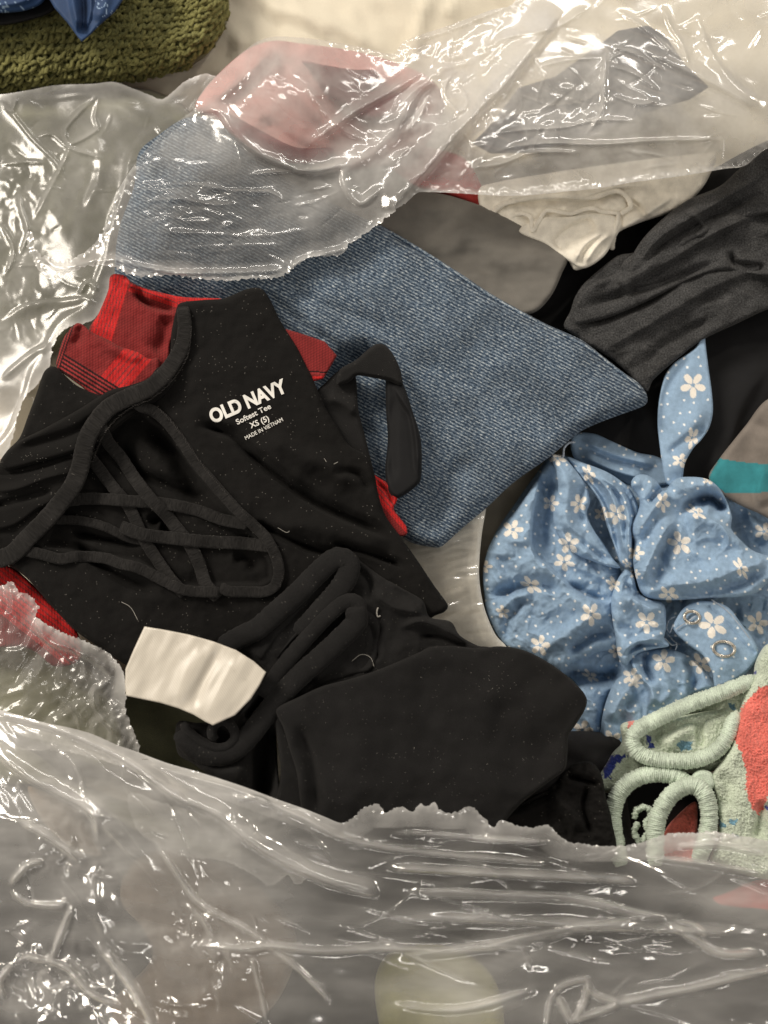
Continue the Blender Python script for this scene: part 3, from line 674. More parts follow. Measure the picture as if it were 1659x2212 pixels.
def floral(u, v):
    c = np.tile(np.array([0.285, 0.405, 0.555]), (len(u), 1))
    c *= (1 + 0.10 * fbm(u / 9, v / 9, 31, 3))[:, None]
    for (x, y) in DOTS:
        m = (np.abs(u - x) < 3.2) & (np.abs(v - y) < 3.2)
        if m.any():
            m2 = (u[m] - x) ** 2 + (v[m] - y) ** 2 < 2.6 ** 2
            ii = np.nonzero(m)[0][m2]; c[ii] = (0.84, 0.86, 0.86)
    for (x, y, R, a, sq) in FLW:
        m = (np.abs(u - x) < R) & (np.abs(v - y) < R)
        if not m.any(): continue
        du, dv = rot(u[m] - x, v[m] - y, a * 1.7); dv = dv / sq
        th = np.arctan2(dv, du); r = np.hypot(du, dv); k = math.radians(72)
        t2 = (th + k / 2) % k - k / 2
        px_, py_ = r * np.cos(t2), r * np.sin(t2)
        # petal: egg shape
        e = ((px_ - 0.57 * R) / (0.43 * R)) ** 2 + (py_ / (0.265 * R * (0.8 + 0.35 * px_ / R))) ** 2
        ii = np.nonzero(m)[0][e < 1]; c[ii] = (0.86, 0.81, 0.74)
    return c
FG = empty('floral_garment', 1300, 1250, 20, 'crumpled light blue cotton garment printed with white five petal flowers', 'garment')
fk = dict(g=1.7, col=floral, fs=1.9)
def fz(s):
    def f(u, v, d):
        r = np.hypot(u - 1356, v - 1232); th = np.arctan2(v - 1232, u - 1356)
        return 2.4 * fbm(u / 34, v / 34, s, 3) + crumple(u, v, 50, s + 20, 12) + 9 * np.exp(-r / 120) * sstep(0, 25, r) * fbm(th * 3.2, r / 160, s + 2, 2, ab=True) * 0.8
    return f
# waist tie going up behind the jeans
sheet('gathered_waist', tr('C', [(520, 20), (640, 10), (760, 60), (900, 120), (1030, 150), (1100, 230), (1100, 300), (900, 320), (760, 260), (640, 220), (530, 150)]), 46, M_FLOR, FG, g=2, col=floral, rim=10, rimh=10, fold=[([tr('C', [(560, 40)])[0], tr('C', [(760, 130)])[0], tr('C', [(1020, 200)])[0]], 14, 6, 16), ([tr('C', [(560, 130)])[0], tr('C', [(760, 220)])[0], tr('C', [(960, 280)])[0]], 14, 6, 16)], label='gathered blue waistband in the shadow of the jeans')
sheet('strap', [(1522, 700), (1524, 740), (1530, 790), (1538, 850), (1540, 890), (1532, 924), (1515, 950), (1498, 968), (1480, 1000), (1470, 1045), (1440, 1045), (1430, 1000), (1424, 955), (1420, 910), (1424, 862), (1436, 812), (1455, 785), (1480, 768), (1505, 748), (1515, 715)], 92, M_FLOR, FG, rim=5, rimh=5, skirt=6, smooth_pts=True,
      fold=[([(1500, 760), (1440, 850), (1430, 960)], -4, 10, 10), ([(1530, 860), (1480, 950), (1455, 1040)], 8, 26, 20), ([(1440, 990), (1470, 960), (1530, 920)], -8, 14, 10)], **fk)
sheet('underlayer', tr('C', [(395, 140), (520, 150), (820, 280), (1000, 300), (1300, 290), (1500, 380), (1750, 520), (1750, 1300), (1600, 1400), (1400, 1480), (1300, 1560), (1200, 1900), (480, 1900), (560, 1500), (300, 1330), (130, 1240), (40, 1050), (10, 860), (60, 620), (200, 400), (300, 260)]), 46, M_FLOR, FG, rim=22, rimh=22, skirt=30,
      zf=fz(3), fold=[(tr('C', [(1460, 400), (1500, 520), (1560, 640), (1700, 720)]), -18, 16, 20), (tr('C', [(450, 1400), (700, 1420), (820, 1380)]), -30, 18, 14), (tr('C', [(700, 1900), (720, 1650), (800, 1480)]), -24, 10, 12), (tr('C', [(1640, 1400), (1540, 1180), (1500, 1000)]), 12, 8, 22), (tr('C', [(500, 1480), (620, 1600), (640, 1800)]), 12, 20, 30)], **fk)
sheet('left_panel', tr('C', [(395, 138), (300, 300), (190, 460), (60, 620), (12, 750), (2, 860), (24, 1050), (70, 1160), (130, 1240), (240, 1300), (330, 1340), (440, 1398), (520, 1345), (660, 1285), (800, 1240), (800, 1100), (790, 950), (800, 810), (760, 740), (700, 640), (640, 560), (600, 440), (520, 240), (460, 150)]), 98, M_FLOR, FG, rim=24, rimh=32, skirt=45, zf=fz(5),
      fold=[(tr('C', [(330, 240), (295, 420), (272, 600), (290, 710), (360, 780), (460, 870), (580, 960), (740, 1020)]), 24, 46, 5, 'g', .12),
            (tr('C', [(400, 200), (360, 420), (340, 600), (400, 700)]), -20, 16, 16),
            (tr('C', [(20, 950), (150, 930), (260, 890), (400, 900), (480, 960)]), -18, 12, 16), (tr('C', [(100, 1060), (180, 960), (300, 930)]), 10, 16, 8),
            (tr('C', [(140, 1240), (150, 1100), (250, 960)]), -8, 10, 14), (tr('C', [(300, 1290), (480, 1180), (600, 1100), (760, 1060)]), 15, 22, 14), (tr('C', [(480, 1290), (620, 1190), (770, 1150)]), -14, 12, 12),
            (tr('C', [(120, 760), (140, 640), (240, 560)]), 9, 20, 26), (tr('C', [(480, 740), (600, 800), (760, 880)]), 10, 10, 16), (tr('C', [(470, 880), (640, 960), (750, 985)]), -12, 10, 10), (tr('C', [(560, 1010), (680, 1060), (760, 1040)]), 8, 8, 14)], **fk)
sheet('front_gather', tr('C', [(400, 138), (470, 150), (530, 210), (600, 310), (626, 400), (606, 480), (640, 560), (700, 650), (760, 740), (802, 790), (760, 790), (690, 770), (560, 720), (470, 650), (420, 560), (412, 460), (440, 330), (425, 230)]), 134, M_FLOR, FG, rim=14, rimh=20, skirt=26, zf=fz(8),
      fold=[(tr('C', [(440, 150), (500, 330), (480, 480), (560, 640), (740, 760)]), 12, 16, 16), (tr('C', [(450, 560), (520, 600), (640, 690), (760, 770)]), -12, 8, 8), (tr('C', [(600, 300), (560, 420), (600, 560)]), -8, 10, 8)], **fk)
sheet('centre_gather', tr('C', [(490, 148), (590, 182), (720, 232), (810, 290), (862, 340), (900, 420), (905, 480), (880, 560), (870, 640), (882, 760), (860, 792), (806, 780), (760, 650), (720, 540), (690, 430), (640, 350), (560, 250)]), 120, M_FLOR, FG, rim=12, rimh=20, skirt=26, zf=fz(9),
      fold=[(tr('C', [(560, 210), (700, 300), (770, 420), (810, 600), (830, 770)]), 16, 5, 13), (tr('C', [(650, 230), (800, 350), (845, 480), (850, 620), (850, 780)]), 16, 5, 12), (tr('C', [(520, 170), (640, 300), (720, 420), (770, 600), (815, 760)]), -10, 5, 7), (tr('C', [(740, 260), (850, 380), (880, 500), (870, 640)]), -10, 5, 5)], **fk)
sheet('puff_sleeve', tr('C', [(862, 310), (875, 268), (912, 248), (960, 254), (1012, 290), (1058, 345), (1100, 290), (1145, 266), (1210, 262), (1280, 268), (1335, 290), (1385, 340), (1422, 410), (1450, 500), (1444, 560), (1500, 630), (1570, 690), (1659, 720), (1760, 740), (1760, 880), (1659, 880), (1600, 930), (1500, 958), (1350, 966), (1150, 978), (1010, 975), (930, 945), (895, 860), (872, 740), (880, 640), (862, 560), (900, 470), (912, 400)]), 150, M_FLOR, FG, rim=19, rimh=30, skirt=46, zf=fz(2),
      fold=[(tr('C', [(1120, 520), (1170, 450), (1250, 395), (1330, 385), (1395, 440), (1430, 540)]), -34, 13, 16, 'g', .3), (tr('C', [(1230, 420), (1330, 400), (1400, 480)]), -22, 20, 12),
            (tr('C', [(880, 640), (930, 540), (1000, 440), (1090, 320)]), 14, 9, 16), (tr('C', [(960, 420), (1030, 340), (1060, 350)]), -22, 9, 9),
            (tr('C', [(950, 900), (950, 800), (1000, 700), (1060, 580), (1120, 500)]), 20, 8, 20, 'g', .18), (tr('C', [(1000, 900), (1010, 800), (1060, 680), (1110, 560)]), -10, 14, 10),
            (tr('C', [(960, 930), (1100, 890), (1300, 870), (1480, 800), (1659, 735)]), 13, 9, 26), (tr('C', [(1100, 940), (1300, 930), (1500, 880), (1659, 780)]), -12, 12, 10),
            (tr('C', [(1460, 880), (1560, 800), (1659, 770)]), 10, 8, 10), (tr('C', [(1150, 510), (1300, 500), (1440, 590), (1560, 680)]), 12, 22, 5)], **fk)
sheet('lower_panel', tr('C', [(795, 1330), (860, 1290), (960, 1262), (1100, 1262), (1190, 1300), (1270, 1370), (1340, 1440), (1360, 1500), (1250, 1512), (1180, 1560), (1200, 1640), (1000, 1760), (900, 1830), (700, 1860), (690, 1700), (720, 1560), (770, 1450), (820, 1400)]), 100, M_FLOR, FG, rim=18, rimh=30, skirt=30, zf=fz(12),
      fold=[(tr('C', [(850, 1300), (900, 1400), (980, 1500), (960, 1620)]), 18, 5, 24), (tr('C', [(1000, 1280), (1040, 1400), (1080, 1520), (1000, 1620)]), 12, 16, 14), (tr('C', [(960, 1270), (940, 1360), (1000, 1480)]), -16, 9, 9), (tr('C', [(1180, 1300), (1240, 1420), (1200, 1540)]), -14, 10, 10), (tr('C', [(740, 1700), (800, 1560), (900, 1500)]), 12, 10, 20)], **fk)
sheet('tied_knot', tr('C', [(828, 800), (872, 826), (900, 920), (950, 965), (1040, 990), (1064, 1030), (1066, 1150), (1056, 1195), (1084, 1245), (1000, 1262), (900, 1290), (830, 1360), (790, 1310), (772, 1200), (750, 1060), (748, 970), (784, 860)]), 138, M_FLOR, FG, rim=16, rimh=30, skirt=34, zf=fz(6),
      fold=[(tr('C', [(770, 960), (870, 975), (960, 1020), (1050, 1040)]), 16, 20, 6), (tr('C', [(840, 820), (850, 900), (960, 990)]), -9, 8, 8), (tr('C', [(800, 1300), (900, 1220), (1060, 1210)]), 14, 5, 10), (tr('C', [(820, 1290), (920, 1240), (1060, 1235)]), -12, 6, 6), (tr('C', [(770, 1120), (860, 1160), (880, 1260)]), -8, 12, 12)], **fk)
PLK = sheet('snap_placket', tr('C', [(1110, 1150), (1135, 1070), (1180, 1015), (1260, 985), (1370, 992), (1440, 1030), (1500, 1110), (1570, 1200), (1602, 1270), (1592, 1330), (1520, 1410), (1420, 1465), (1352, 1485), (1335, 1400), (1280, 1300), (1200, 1240)]), 126, M_FLOR, FG, rim=7, rimh=9, skirt=14, zf=lambda u, v, d: 1.5 * fbm(u / 30, v / 30, 4, 3), **fk,
      fold=[(tr('C', [(1180, 1030), (1300, 1120), (1400, 1280), (1420, 1440)]), 6, 26, 26), (tr('C', [(1310, 1010), (1420, 1110), (1520, 1230), (1590, 1290)]), -3, 2.5, 2.5, 'c', .02)])
def ring(name, c, rx, ry, rr, parent, z, mat, a0=0):
    t = np.arange(72) / 72 * 2 * np.pi; ca, sa = math.cos(a0), math.sin(a0)
    P = [(c[0] + rx * math.cos(x) * ca - ry * math.sin(x) * sa, c[1] + rx * math.cos(x) * sa + ry * math.sin(x) * ca) for x in t]
    P = [(p[0], p[1], z) for p in P]
    return tube(name, P, rr, rr * 0.8, mat, parent, n=14, closed=True, step=100.0)
for (cx, cy, rx, ry) in ((1217, 1078, 44, 35), (1403, 1262, 63, 43)):
    p = tr('C', [(cx, cy)])[0]
    zt = float(np.max(top_at(np.array([p[0] - 15, p[0] + 15, p[0]]), np.array([p[1], p[1], p[1] - 12]))))
    ring('snap_ring', p, rx / 2.69, ry / 2.69, 3.6, FG, zt + 2.0, M_RING, 0.15)
tm = top_map(1, 1)
for q in ([(1330, 975), (1420, 1040), (1490, 1120), (1560, 1215), (1600, 1275)], [(1120, 1150), (1180, 1110), (1240, 1070)]):
    tube('seam_thread', tr('C', q), 1.3, 1.3, M_THRW, FG, zoff=0.6, n=5, step=4, restmap=tm, addtop=False)
for q in ([(1120, 1075), (1085, 1095), (1070, 1140), (1090, 1165), (1108, 1120)], [(1060, 1200), (1100, 1240), (1130, 1235), (1120, 1270)], [(1080, 1180), (1110, 1215), (1150, 1240)]):
    tube('loose_thread', tr('C', q), 1.4, 1.4, M_THRW, FG, zoff=5, n=5, step=3, restmap=tm, addtop=False)
tube('drawstring', tr('C', [(398, 130), (440, 158), (468, 145), (474, 95), (500, 66), (540, 60)]), 2.4, 2.4, M_THRW, FG, z=112, n=8, noise=0.3, addtop=False)
# ------------------------------------------------------------------ red plaid shirt
RB, RD, RK = np.array([0.50, 0.018, 0.018]), np.array([0.185, 0.018, 0.018]), np.array([0.020, 0.006, 0.007])
def band(u, v, a, b, hw):
    """inside a straight band of half width hw round line a-b; returns mask, offset across, along"""
    dx, dy = b[0] - a[0], b[1] - a[1]; l = math.hypot(dx, dy); dx /= l; dy /= l
    s = (u - a[0]) * dx + (v - a[1]) * dy; t = -(u - a[0]) * dy + (v - a[1]) * dx
    return np.abs(t) < hw, t, s
def plaid(bands):
    def f(u, v):
        c = np.tile(RD, (len(u), 1)) * (1 + 0.30 * np.sin(rot(u, v, 62)[0] / 3.3 * 2 * np.pi / 1.6))[:, None]
        for bd in bands:
            kind, a, b, hw, n = bd[:5]; m, t, s = band(u, v, a, b, hw)
            if len(bd) > 5: m = m & (s > -4) & (s < math.hypot(b[0] - a[0], b[1] - a[1]) + 2)
            x = (t / hw + 1) / 2 * n; fr = x % 1
            if kind == 'r':
                c[m] = RB
                k = m & (fr > 0.58) & (fr < 0.92) & (x > 0.7) & (x < n - 0.3) & ((s % 3.6) < 2.1)
                c[k] = RK * 2 + 0.02
            else:
                m2 = m & (fr < 0.55)
                c[m2] = RK
                c[m & (fr >= .55)] = RD * 1.5
        return c
    return f
PLD = empty('plaid_shirt', 300, 720, 60, 'red and black plaid flannel shirt mostly under the black tee', 'shirt')
pz = lambda s: (lambda u, v, d: 3 * fbm(u / 40, v / 40, s, 3))
sheet('collar_back', tr('B', [(806, -30), (900, -30), (960, 26), (1100, 78), (1330, 128), (1640, 148), (1640, 260), (1260, 420), (1200, 640), (900, 700), (650, 385), (715, 250), (785, 80)]), 208, M_PLAID, PLD, g=1.7, rim=8, rimh=9, skirt=30, zf=pz(3),
      col=plaid([('r', tr('B', [(865, -20)])[0], tr('B', [(735, 410)])[0], 24, 6), ('r', tr('B', [(960, 40)])[0], tr('B', [(1300, 158)])[0], 15, 4, 1), ('r', tr('B', [(1300, 168)])[0], tr('B', [(1640, 158)])[0], 13, 4, 1)]),
      fold=[(tr('B', [(960, 30), (1010, 130), (1100, 190), (1300, 230)]), -18, 6, 14), (tr('B', [(900, 0), (960, 60), (1000, 110)]), 8, 6, 10), (tr('B', [(1230, 250), (1200, 400), (1150, 560)]), -12, 20, 20)])
sheet('collar_front', tr('B', [(560, 316), (610, 335), (662, 382), (790, 440), (870, 488), (1000, 528), (1080, 578), (1150, 572), (1150, 680), (960, 800), (720, 860), (655, 836), (600, 785), (500, 712), (412, 642), (420, 560), (450, 450), (500, 370)]), 232, M_PLAID, PLD, g=1.7, rim=9, rimh=11, skirt=16, zf=pz(6),
      col=plaid([('r', tr('B', [(1010, 530)])[0], tr('B', [(800, 780)])[0], 30, 6), ('k', tr('B', [(420, 590)])[0], tr('B', [(760, 800)])[0], 20, 5), ('k', tr('B', [(470, 440)])[0], tr('B', [(430, 560)])[0], 9, 3)]),
      fold=[(tr('B', [(560, 330), (580, 400), (520, 480)]), -7, 8, 12), (tr('B', [(660, 400), (860, 510), (1060, 600)]), 6, 14, 6)])
sheet('cuff', [(600, 705), (622, 712), (662, 724), (702, 738), (728, 768), (712, 796), (698, 818), (676, 824), (640, 800)], 226, M_PLAID, PLD, g=1.7, rim=5, rimh=5, skirt=12, smooth_pts=False, col=plaid([('k', (650, 803), (712, 806), 3, 1), ('r', (660, 822), (712, 818), 7, 2)]))
sheet('hem', [(796, 1020), (815, 1030), (838, 1044), (855, 1062), (858, 1080), (850, 1098), (862, 1116), (878, 1138), (877, 1156), (850, 1156), (815, 1110)], 214, M_PLAID, PLD, g=1.7, rim=5, rimh=6, skirt=12,
      col=plaid([('r', (800, 1030), (862, 1100), 22, 5)]), fold=[([(812, 1040), (838, 1062), (850, 1092)], -8, 4, 4)])
sheet('tail', [(-120, 1190), (-10, 1216), (30, 1228), (70, 1262), (110, 1305), (165, 1362), (176, 1420), (120, 1440), (60, 1400), (-120, 1380)], 180, M_PLAID, PLD, g=2, rim=8, rimh=8, skirt=30, zf=pz(9), col=plaid([('r', (-40, 1216), (160, 1375), 60, 12)]))

# ------------------------------------------------------------------ garment with the black loop lying on the jeans
BL = empty('black_vest', 830, 900, 150, 'smooth black garment whose armhole band loops over the jeans', 'vest')
sheet('side_panel', tr('E', [(900, 500), (960, 430), (1080, 330), (1160, 380), (1180, 600), (1230, 800), (1290, 1060), (1300, 1200), (1200, 1260), (1000, 1100), (900, 700)]), 214, M_BLACKF, BL, g=2.5, rim=10, rimh=12, skirt=25,
      fold=[(tr('E', [(960, 520), (1080, 560), (1180, 640)]), 8, 10, 18)])
sheet('band_top', tr('E', [(1060, 340), (1160, 280), (1240, 210), (1300, 172), (1350, 178), (1400, 230), (1450, 330), (1470, 440), (1440, 440), (1380, 416), (1260, 392), (1172, 380), (1120, 420), (1040, 440)]), 238, M_BLACKF, BL, g=2, rim=10, rimh=14, skirt=14,
      fold=[(tr('E', [(1172, 374), (1260, 386), (1380, 408), (1450, 440)]), -5, 2.5, 2.5)])
sheet('band_side', tr('E', [(1362, 400), (1420, 420), (1470, 430), (1530, 600), (1588, 800), (1590, 1050), (1560, 1100), (1440, 1180), (1380, 1140), (1355, 1000), (1372, 800), (1360, 600)]), 222, M_BLACKS, BL, g=2.5, rim=10, rimh=14, skirt=20,
      fold=[(tr('E', [(1400, 420), (1480, 560), (1530, 640), (1560, 820), (1570, 1050)]), 8, 5, 14), (tr('E', [(1400, 500), (1390, 800), (1400, 1100)]), -5, 12, 12)])

# ------------------------------------------------------------------ black tee
TEE = empty('black_tee', 450, 1000, 150, 'black cotton tee with white printed neck label and crossed strap detail', 'tee')
TO = [(-120, 1010), (0, 1000), (14, 975), (42, 946), (60, 900), (78, 852), (96, 802), (118, 792), (170, 835), (250, 862), (300, 850), (345, 800), (366, 770), (370, 720), (380, 672), (388, 655), (436, 648), (480, 645), (510, 634), (530, 625), (556, 621), (572, 630), (588, 656), (604, 690), (640, 748), (662, 790), (682, 832), (702, 880), (728, 920), (752, 960), (790, 985), (808, 1022), (818, 1070), (834, 1116), (866, 1160), (900, 1208), (936, 1262), (968, 1308), (960, 1322), (940, 1330), (890, 1360), (760, 1420), (600, 1480), (440, 1490), (280, 1440), (225, 1405), (165, 1364), (112, 1310), (52, 1244), (0, 1216), (-120, 1200)]
def tee_base(u, v): return 238 + 14 * np.exp(-((u - 420) / 260) ** 2 - ((v - 1050) / 260) ** 2)
KEY = np.array(tr('3', [(430, 440), (520, 330), (610, 300), (700, 370), (800, 480), (960, 680), (1120, 860), (1180, 960), (1180, 1030), (1120, 1060), (950, 1060), (780, 1070), (600, 960), (330, 920), (180, 890), (250, 740), (330, 650), (370, 520)]))
def tee_z(u, v, d):
    z = 3.5 * fbm(u / 60, v / 60, 14, 3)
    m = (u > 60) & (u < 620) & (v > 860) & (v < 1290)
    dd = segdist(u[m], v[m], KEY, True)[0]; z[m] -= 24 * sstep(0, 12, dd) * pin(u[m], v[m], KEY)
    return z
S_TEE = sheet('body', TO, tee_base, M_BLACK, TEE, g=2.5, rim=12, rimh=14, skirt=60, fs=2.2, zf=tee_z,
      fold=[(tr('E', [(100, 700), (320, 760), (480, 900), (660, 1050), (860, 1200), (1100, 1320), (1420, 1450)]), -20, 7, 17, 'g', .15), (tr('E', [(200, 640), (400, 820), (620, 970), (860, 1160)]), 9, 8, 24),
            (tr('E', [(480, 1330), (700, 1440), (960, 1540), (1180, 1560)]), -16, 7, 11), (tr('E', [(520, 760), (800, 900), (1000, 980), (1180, 1150)]), 9, 26, 20), (tr('E', [(1000, 1000), (1180, 1030), (1260, 1150)]), -8, 8, 10),
            (tr('E', [(560, 1380), (800, 1360), (1100, 1420), (1400, 1540)]), 10, 30, 30), (tr('E', [(1000, 1470), (1300, 1560), (1500, 1640)]), -12, 6, 9),
            (tr('3', [(520, 400), (600, 560), (760, 640), (900, 720)]), -14, 16, 14), (tr('3', [(300, 860), (500, 1000), (700, 1080)]), -14, 16, 12), (tr('3', [(1000, 930), (1080, 940), (1110, 1000)]), -8, 14, 14),
            (tr('3', [(640, 320), (760, 500), (880, 680), (900, 760)]), -22, 22, 26), (tr('3', [(300, 820), (500, 860), (620, 880)]), -16, 12, 12), (tr('3', [(640, 800), (700, 760), (740, 860)]), -12, 14, 12)])
sheet('shoulder_fold', tr('3', [(690, 110), (640, 160), (560, 190), (470, 214), (330, 300), (180, 382), (84, 430), (30, 475), (0, 520), (10, 545), (40, 556), (180, 520), (330, 476), (420, 440), (560, 330), (700, 240), (760, 150)]), 262, M_BLACK, TEE, g=2.5, rim=9, rimh=12, skirt=22,
      fold=[(tr('3', [(60, 470), (180, 440), (330, 390), (460, 300)]), -9, 12, 12)])
sheet('lower_fold', tr('3', [(-60, 560), (0, 575), (40, 575), (180, 545), (330, 500), (380, 560), (330, 660), (180, 720), (60, 800), (-60, 800)]), 250, M_BLACK, TEE, g=2.5, rim=8, rimh=12, skirt=22,
      fold=[(tr('3', [(-40, 640), (60, 640), (200, 590), (320, 560)]), 8, 6, 12), (tr('3', [(-40, 720), (60, 690), (240, 640)]), -10, 7, 7)])
tb = dict(n=14, noise=0.045, sq=0.45, step=2.0)
tube('strap', tr('3', [(215, 770), (350, 775), (450, 800), (560, 850), (640, 865)]), 10, 5, M_STRAP, TEE, zoff=2, **tb)
tube('strap', tr('3', [(365, 470), (420, 540), (480, 620), (560, 720), (620, 850), (690, 960), (740, 1030), (800, 1095)]), 13, 3.6, M_STRAP, TEE, zoff=6, **tb)
tube('strap', tr('3', [(280, 690), (370, 680), (460, 682), (560, 690), (700, 700), (850, 730), (960, 770), (1070, 790)]), 13, 3.6, M_STRAP, TEE, zoff=6, **tb)
tube('strap', tr('3', [(430, 360), (470, 440), (520, 500), (580, 590), (650, 680), (710, 740), (750, 790), (820, 880), (860, 960), (890, 1050), (945, 1110)]), 14, 3.6, M_STRAP, TEE, zoff=6, **tb)
tube('strap', tr('3', [(520, 800), (620, 835), (740, 850), (900, 866), (1040, 872), (1170, 884)]), 14, 3.6, M_STRAP, TEE, zoff=6, **tb)
tube('lower_binding', tr('3', [(90, 900), (180, 920), (260, 940), (330, 930), (450, 936), (520, 960), (600, 980), (700, 1030), (800, 1075), (950, 1085)]), 12, 4.4, M_STRAP, TEE, zoff=5, **tb)
tube('keyhole_binding', tr('3', [(570, 250), (610, 282), (660, 300), (720, 350), (790, 440), (850, 530), (910, 600), (970, 670), (1040, 745), (1090, 790), (1150, 850), (1192, 930), (1205, 1000), (1185, 1060), (1140, 1082), (1060, 1082), (990, 1080), (950, 1062)]), 12, 4.4, M_STRAP, TEE, zoff=5, **tb)
tube('neck_binding', tr('3', [(790, -150), (798, -60), (786, 20), (750, 90), (700, 155), (640, 205), (560, 240), (480, 280), (430, 330), (385, 400), (362, 470), (345, 550), (310, 630), (250, 710), (190, 780), (120, 850), (50, 920), (-40, 950)]), lambda t: 14 + 6 * math.sin(min(1, t * 2.2) * 1.57), 6.5, M_STRAP, TEE, zoff=6, **tb)
# overlock stitches beside the bindings
def stitches(path, off, pitch, name):
    Q = curve(path, pitch); T = np.gradient(Q, axis=0); T /= np.hypot(*T.T)[:, None]
    tmx = top_map(0, 1); parts = []; r = np.random.RandomState(len(Q))
    for q, t in zip(Q, T):
        o = off + r.uniform(-1, 1); c = (q[0] - t[1] * o, q[1] + t[0] * o)
        l = r.uniform(2.2, 3.6); a = r.uniform(0.4, 1.0)
        d = (t[0] * math.cos(a) - t[1] * math.sin(a), t[0] * math.sin(a) + t[1] * math.cos(a)); z = float(top_at(np.array([c[0]]), np.array([c[1]]), tmx)[0]) + 1.5
        P = np.array([(c[0] + d[0] * l * s, c[1] + d[1] * l * s, z + 1.5 * (1 - s * s)) for s in (-1, 0, 1)])
        n = 5; an = np.arange(n) / n * 6.283; V3 = (P[:, None] + np.stack([-d[1] * np.cos(an) * 1.5, d[0] * np.cos(an) * 1.5, np.sin(an) * 1.2], -1)[None] * np.array([.4, 1, .4])[:, None, None]).reshape(-1, 3)
        i = np.arange(2)[:, None]; j = np.arange(n)[None]; j2 = (j + 1) % n
        parts.append((V3, np.stack([i * n + j, i * n + j2, (i + 1) * n + j2, (i + 1) * n + j], -1).reshape(-1, 4), V3[:, :2] / 100))
    merge(name, parts, M_THREAD, TEE, kind='stuff')
stitches(tr('3', [(824, -60), (818, 40), (780, 120), (720, 195), (650, 250), (560, 290), (480, 360), (430, 440), (400, 520)]), 0, 4.2, 'stitching')
stitches(tr('3', [(680, 285), (760, 370), (830, 470), (900, 570), (970, 650), (1050, 740), (1130, 810), (1190, 900), (1222, 990), (1210, 1060)]), 0, 4.2, 'stitching')

# printed neck label
def text(s, a, b, cap, name, bold=0.0, shear=0):
    cu = bpy.data.curves.new('letters', 'FONT'); cu.body = s; cu.size = 1.0; cu.offset = bold; cu.resolution_u = 5; cu.space_character = 1.0
    o = bpy.data.objects.new('letters', cu); C.objects.link(o)
    bpy.context.view_layer.update(); dg = bpy.context.evaluated_depsgraph_get()
    me = o.evaluated_get(dg).to_mesh()
    co = np.array([v.co[:2] for v in me.vertices]); 
    me.calc_loop_triangles(); tri = np.array([t.vertices[:] for t in me.loop_triangles])
    o.evaluated_get(dg).to_mesh_clear(); bpy.data.objects.remove(o)
    w0, w1 = co[:, 0].min(), co[:, 0].max()
    for _ in range(1):
        e = np.concatenate([tri[:, [0, 1]], tri[:, [1, 2]], tri[:, [2, 0]]])
        ks = np.sort(e, 1); uq, inv = np.unique(ks[:, 0] * 100000 + ks[:, 1], return_inverse=True)
        mid = (co[uq // 100000] + co[uq % 100000]) / 2; n0 = len(co); co = np.concatenate([co, mid]); k = len(tri)
        m01, m12, m20 = n0 + inv[:k], n0 + inv[k:2 * k], n0 + inv[2 * k:]
        tri = np.concatenate([np.stack(x, -1) for x in ((tri[:, 0], m01, m20), (m01, tri[:, 1], m12), (m20, m12, tri[:, 2]), (m01, m12, m20))])
    capu = 0.70
    d = np.array([b[0] - a[0], b[1] - a[1]]); L = np.hypot(*d); d /= L; up = np.array([d[1], -d[0]])
    x = (co[:, 0] - w0) / (w1 - w0) * L; y = co[:, 1] / capu * cap
    t = x / L; y = y 
    P = np.array(a)[None] + d[None] * x[:, None] + up[None] * y[:, None]
    z = top_at(P[:, 0], P[:, 1], TMT) + 1.3
    return link(name, W(P[:, 0], P[:, 1], z), tri, M_PRINT, TEE, P / 100, smooth=False)
TMT = top_map(1, 1)
text('OLD NAVY', tr('E', [(228, 692)])[0], tr('E', [(722, 480)])[0], 29, 'printed_lettering', 0.042)
text('Softest Tee', tr('E', [(390, 700)])[0], tr('E', [(612, 592)])[0], 11.5, 'printed_lettering', 0.018)
text('XS (5)', tr('E', [(478, 724)])[0], tr('E', [(600, 672)])[0], 12, 'printed_lettering', 0.018)
text('MADE IN VIETNAM', tr('E', [(446, 800)])[0], tr('E', [(690, 676)])[0], 8.5, 'printed_lettering', 0.0)

# ------------------------------------------------------------------ black leggings with the satin care label
tag(sheet('olive_garment', [(250, 1480), (330, 1500), (420, 1540), (520, 1600), (620, 1800), (400, 1800), (290, 1640), (262, 1560)], 170, M_OLIVE, None, g=4, rim=10, rimh=8), 'dark olive cloth peeking out below the white care label', 'garment')
LG = empty('black_leggings', 800, 1500, 150, 'black brushed leggings in rolled folds with a blank white satin care label', 'leggings')
lz = lambda s: (lambda u, v, d: 3 * fbm(u / 50, v / 50, s, 3))
sheet('back_panel', tr('D', [(1040, 140), (1110, 160), (1200, 230), (1300, 290), (1400, 350), (1430, 420), (1520, 440), (1560, 500), (1640, 545), (1700, 560), (1700, 700), (1300, 900), (900, 900), (700, 640), (540, 560), (700, 480), (860, 300), (960, 190)]), 256, M_BLACKF, LG, g=2.5, rim=14, rimh=20, skirt=45, zf=lz(4),
      fold=[(tr('D', [(1160, 300), (1280, 380), (1420, 400)]), 12, 8, 16), (tr('D', [(1290, 470), (1400, 440), (1540, 500), (1600, 545)]), 13, 6, 12), (tr('D', [(1210, 440), (1190, 540), (1200, 620)]), -9, 9, 9), (tr('D', [(1380, 500), (1480, 510), (1600, 560)]), -10, 7, 7), (tr('D', [(1060, 180), (1160, 260), (1180, 360)]), -10, 8, 14), (tr('D', [(1240, 260), (1380, 330), (1420, 400)]), 8, 8, 8)])
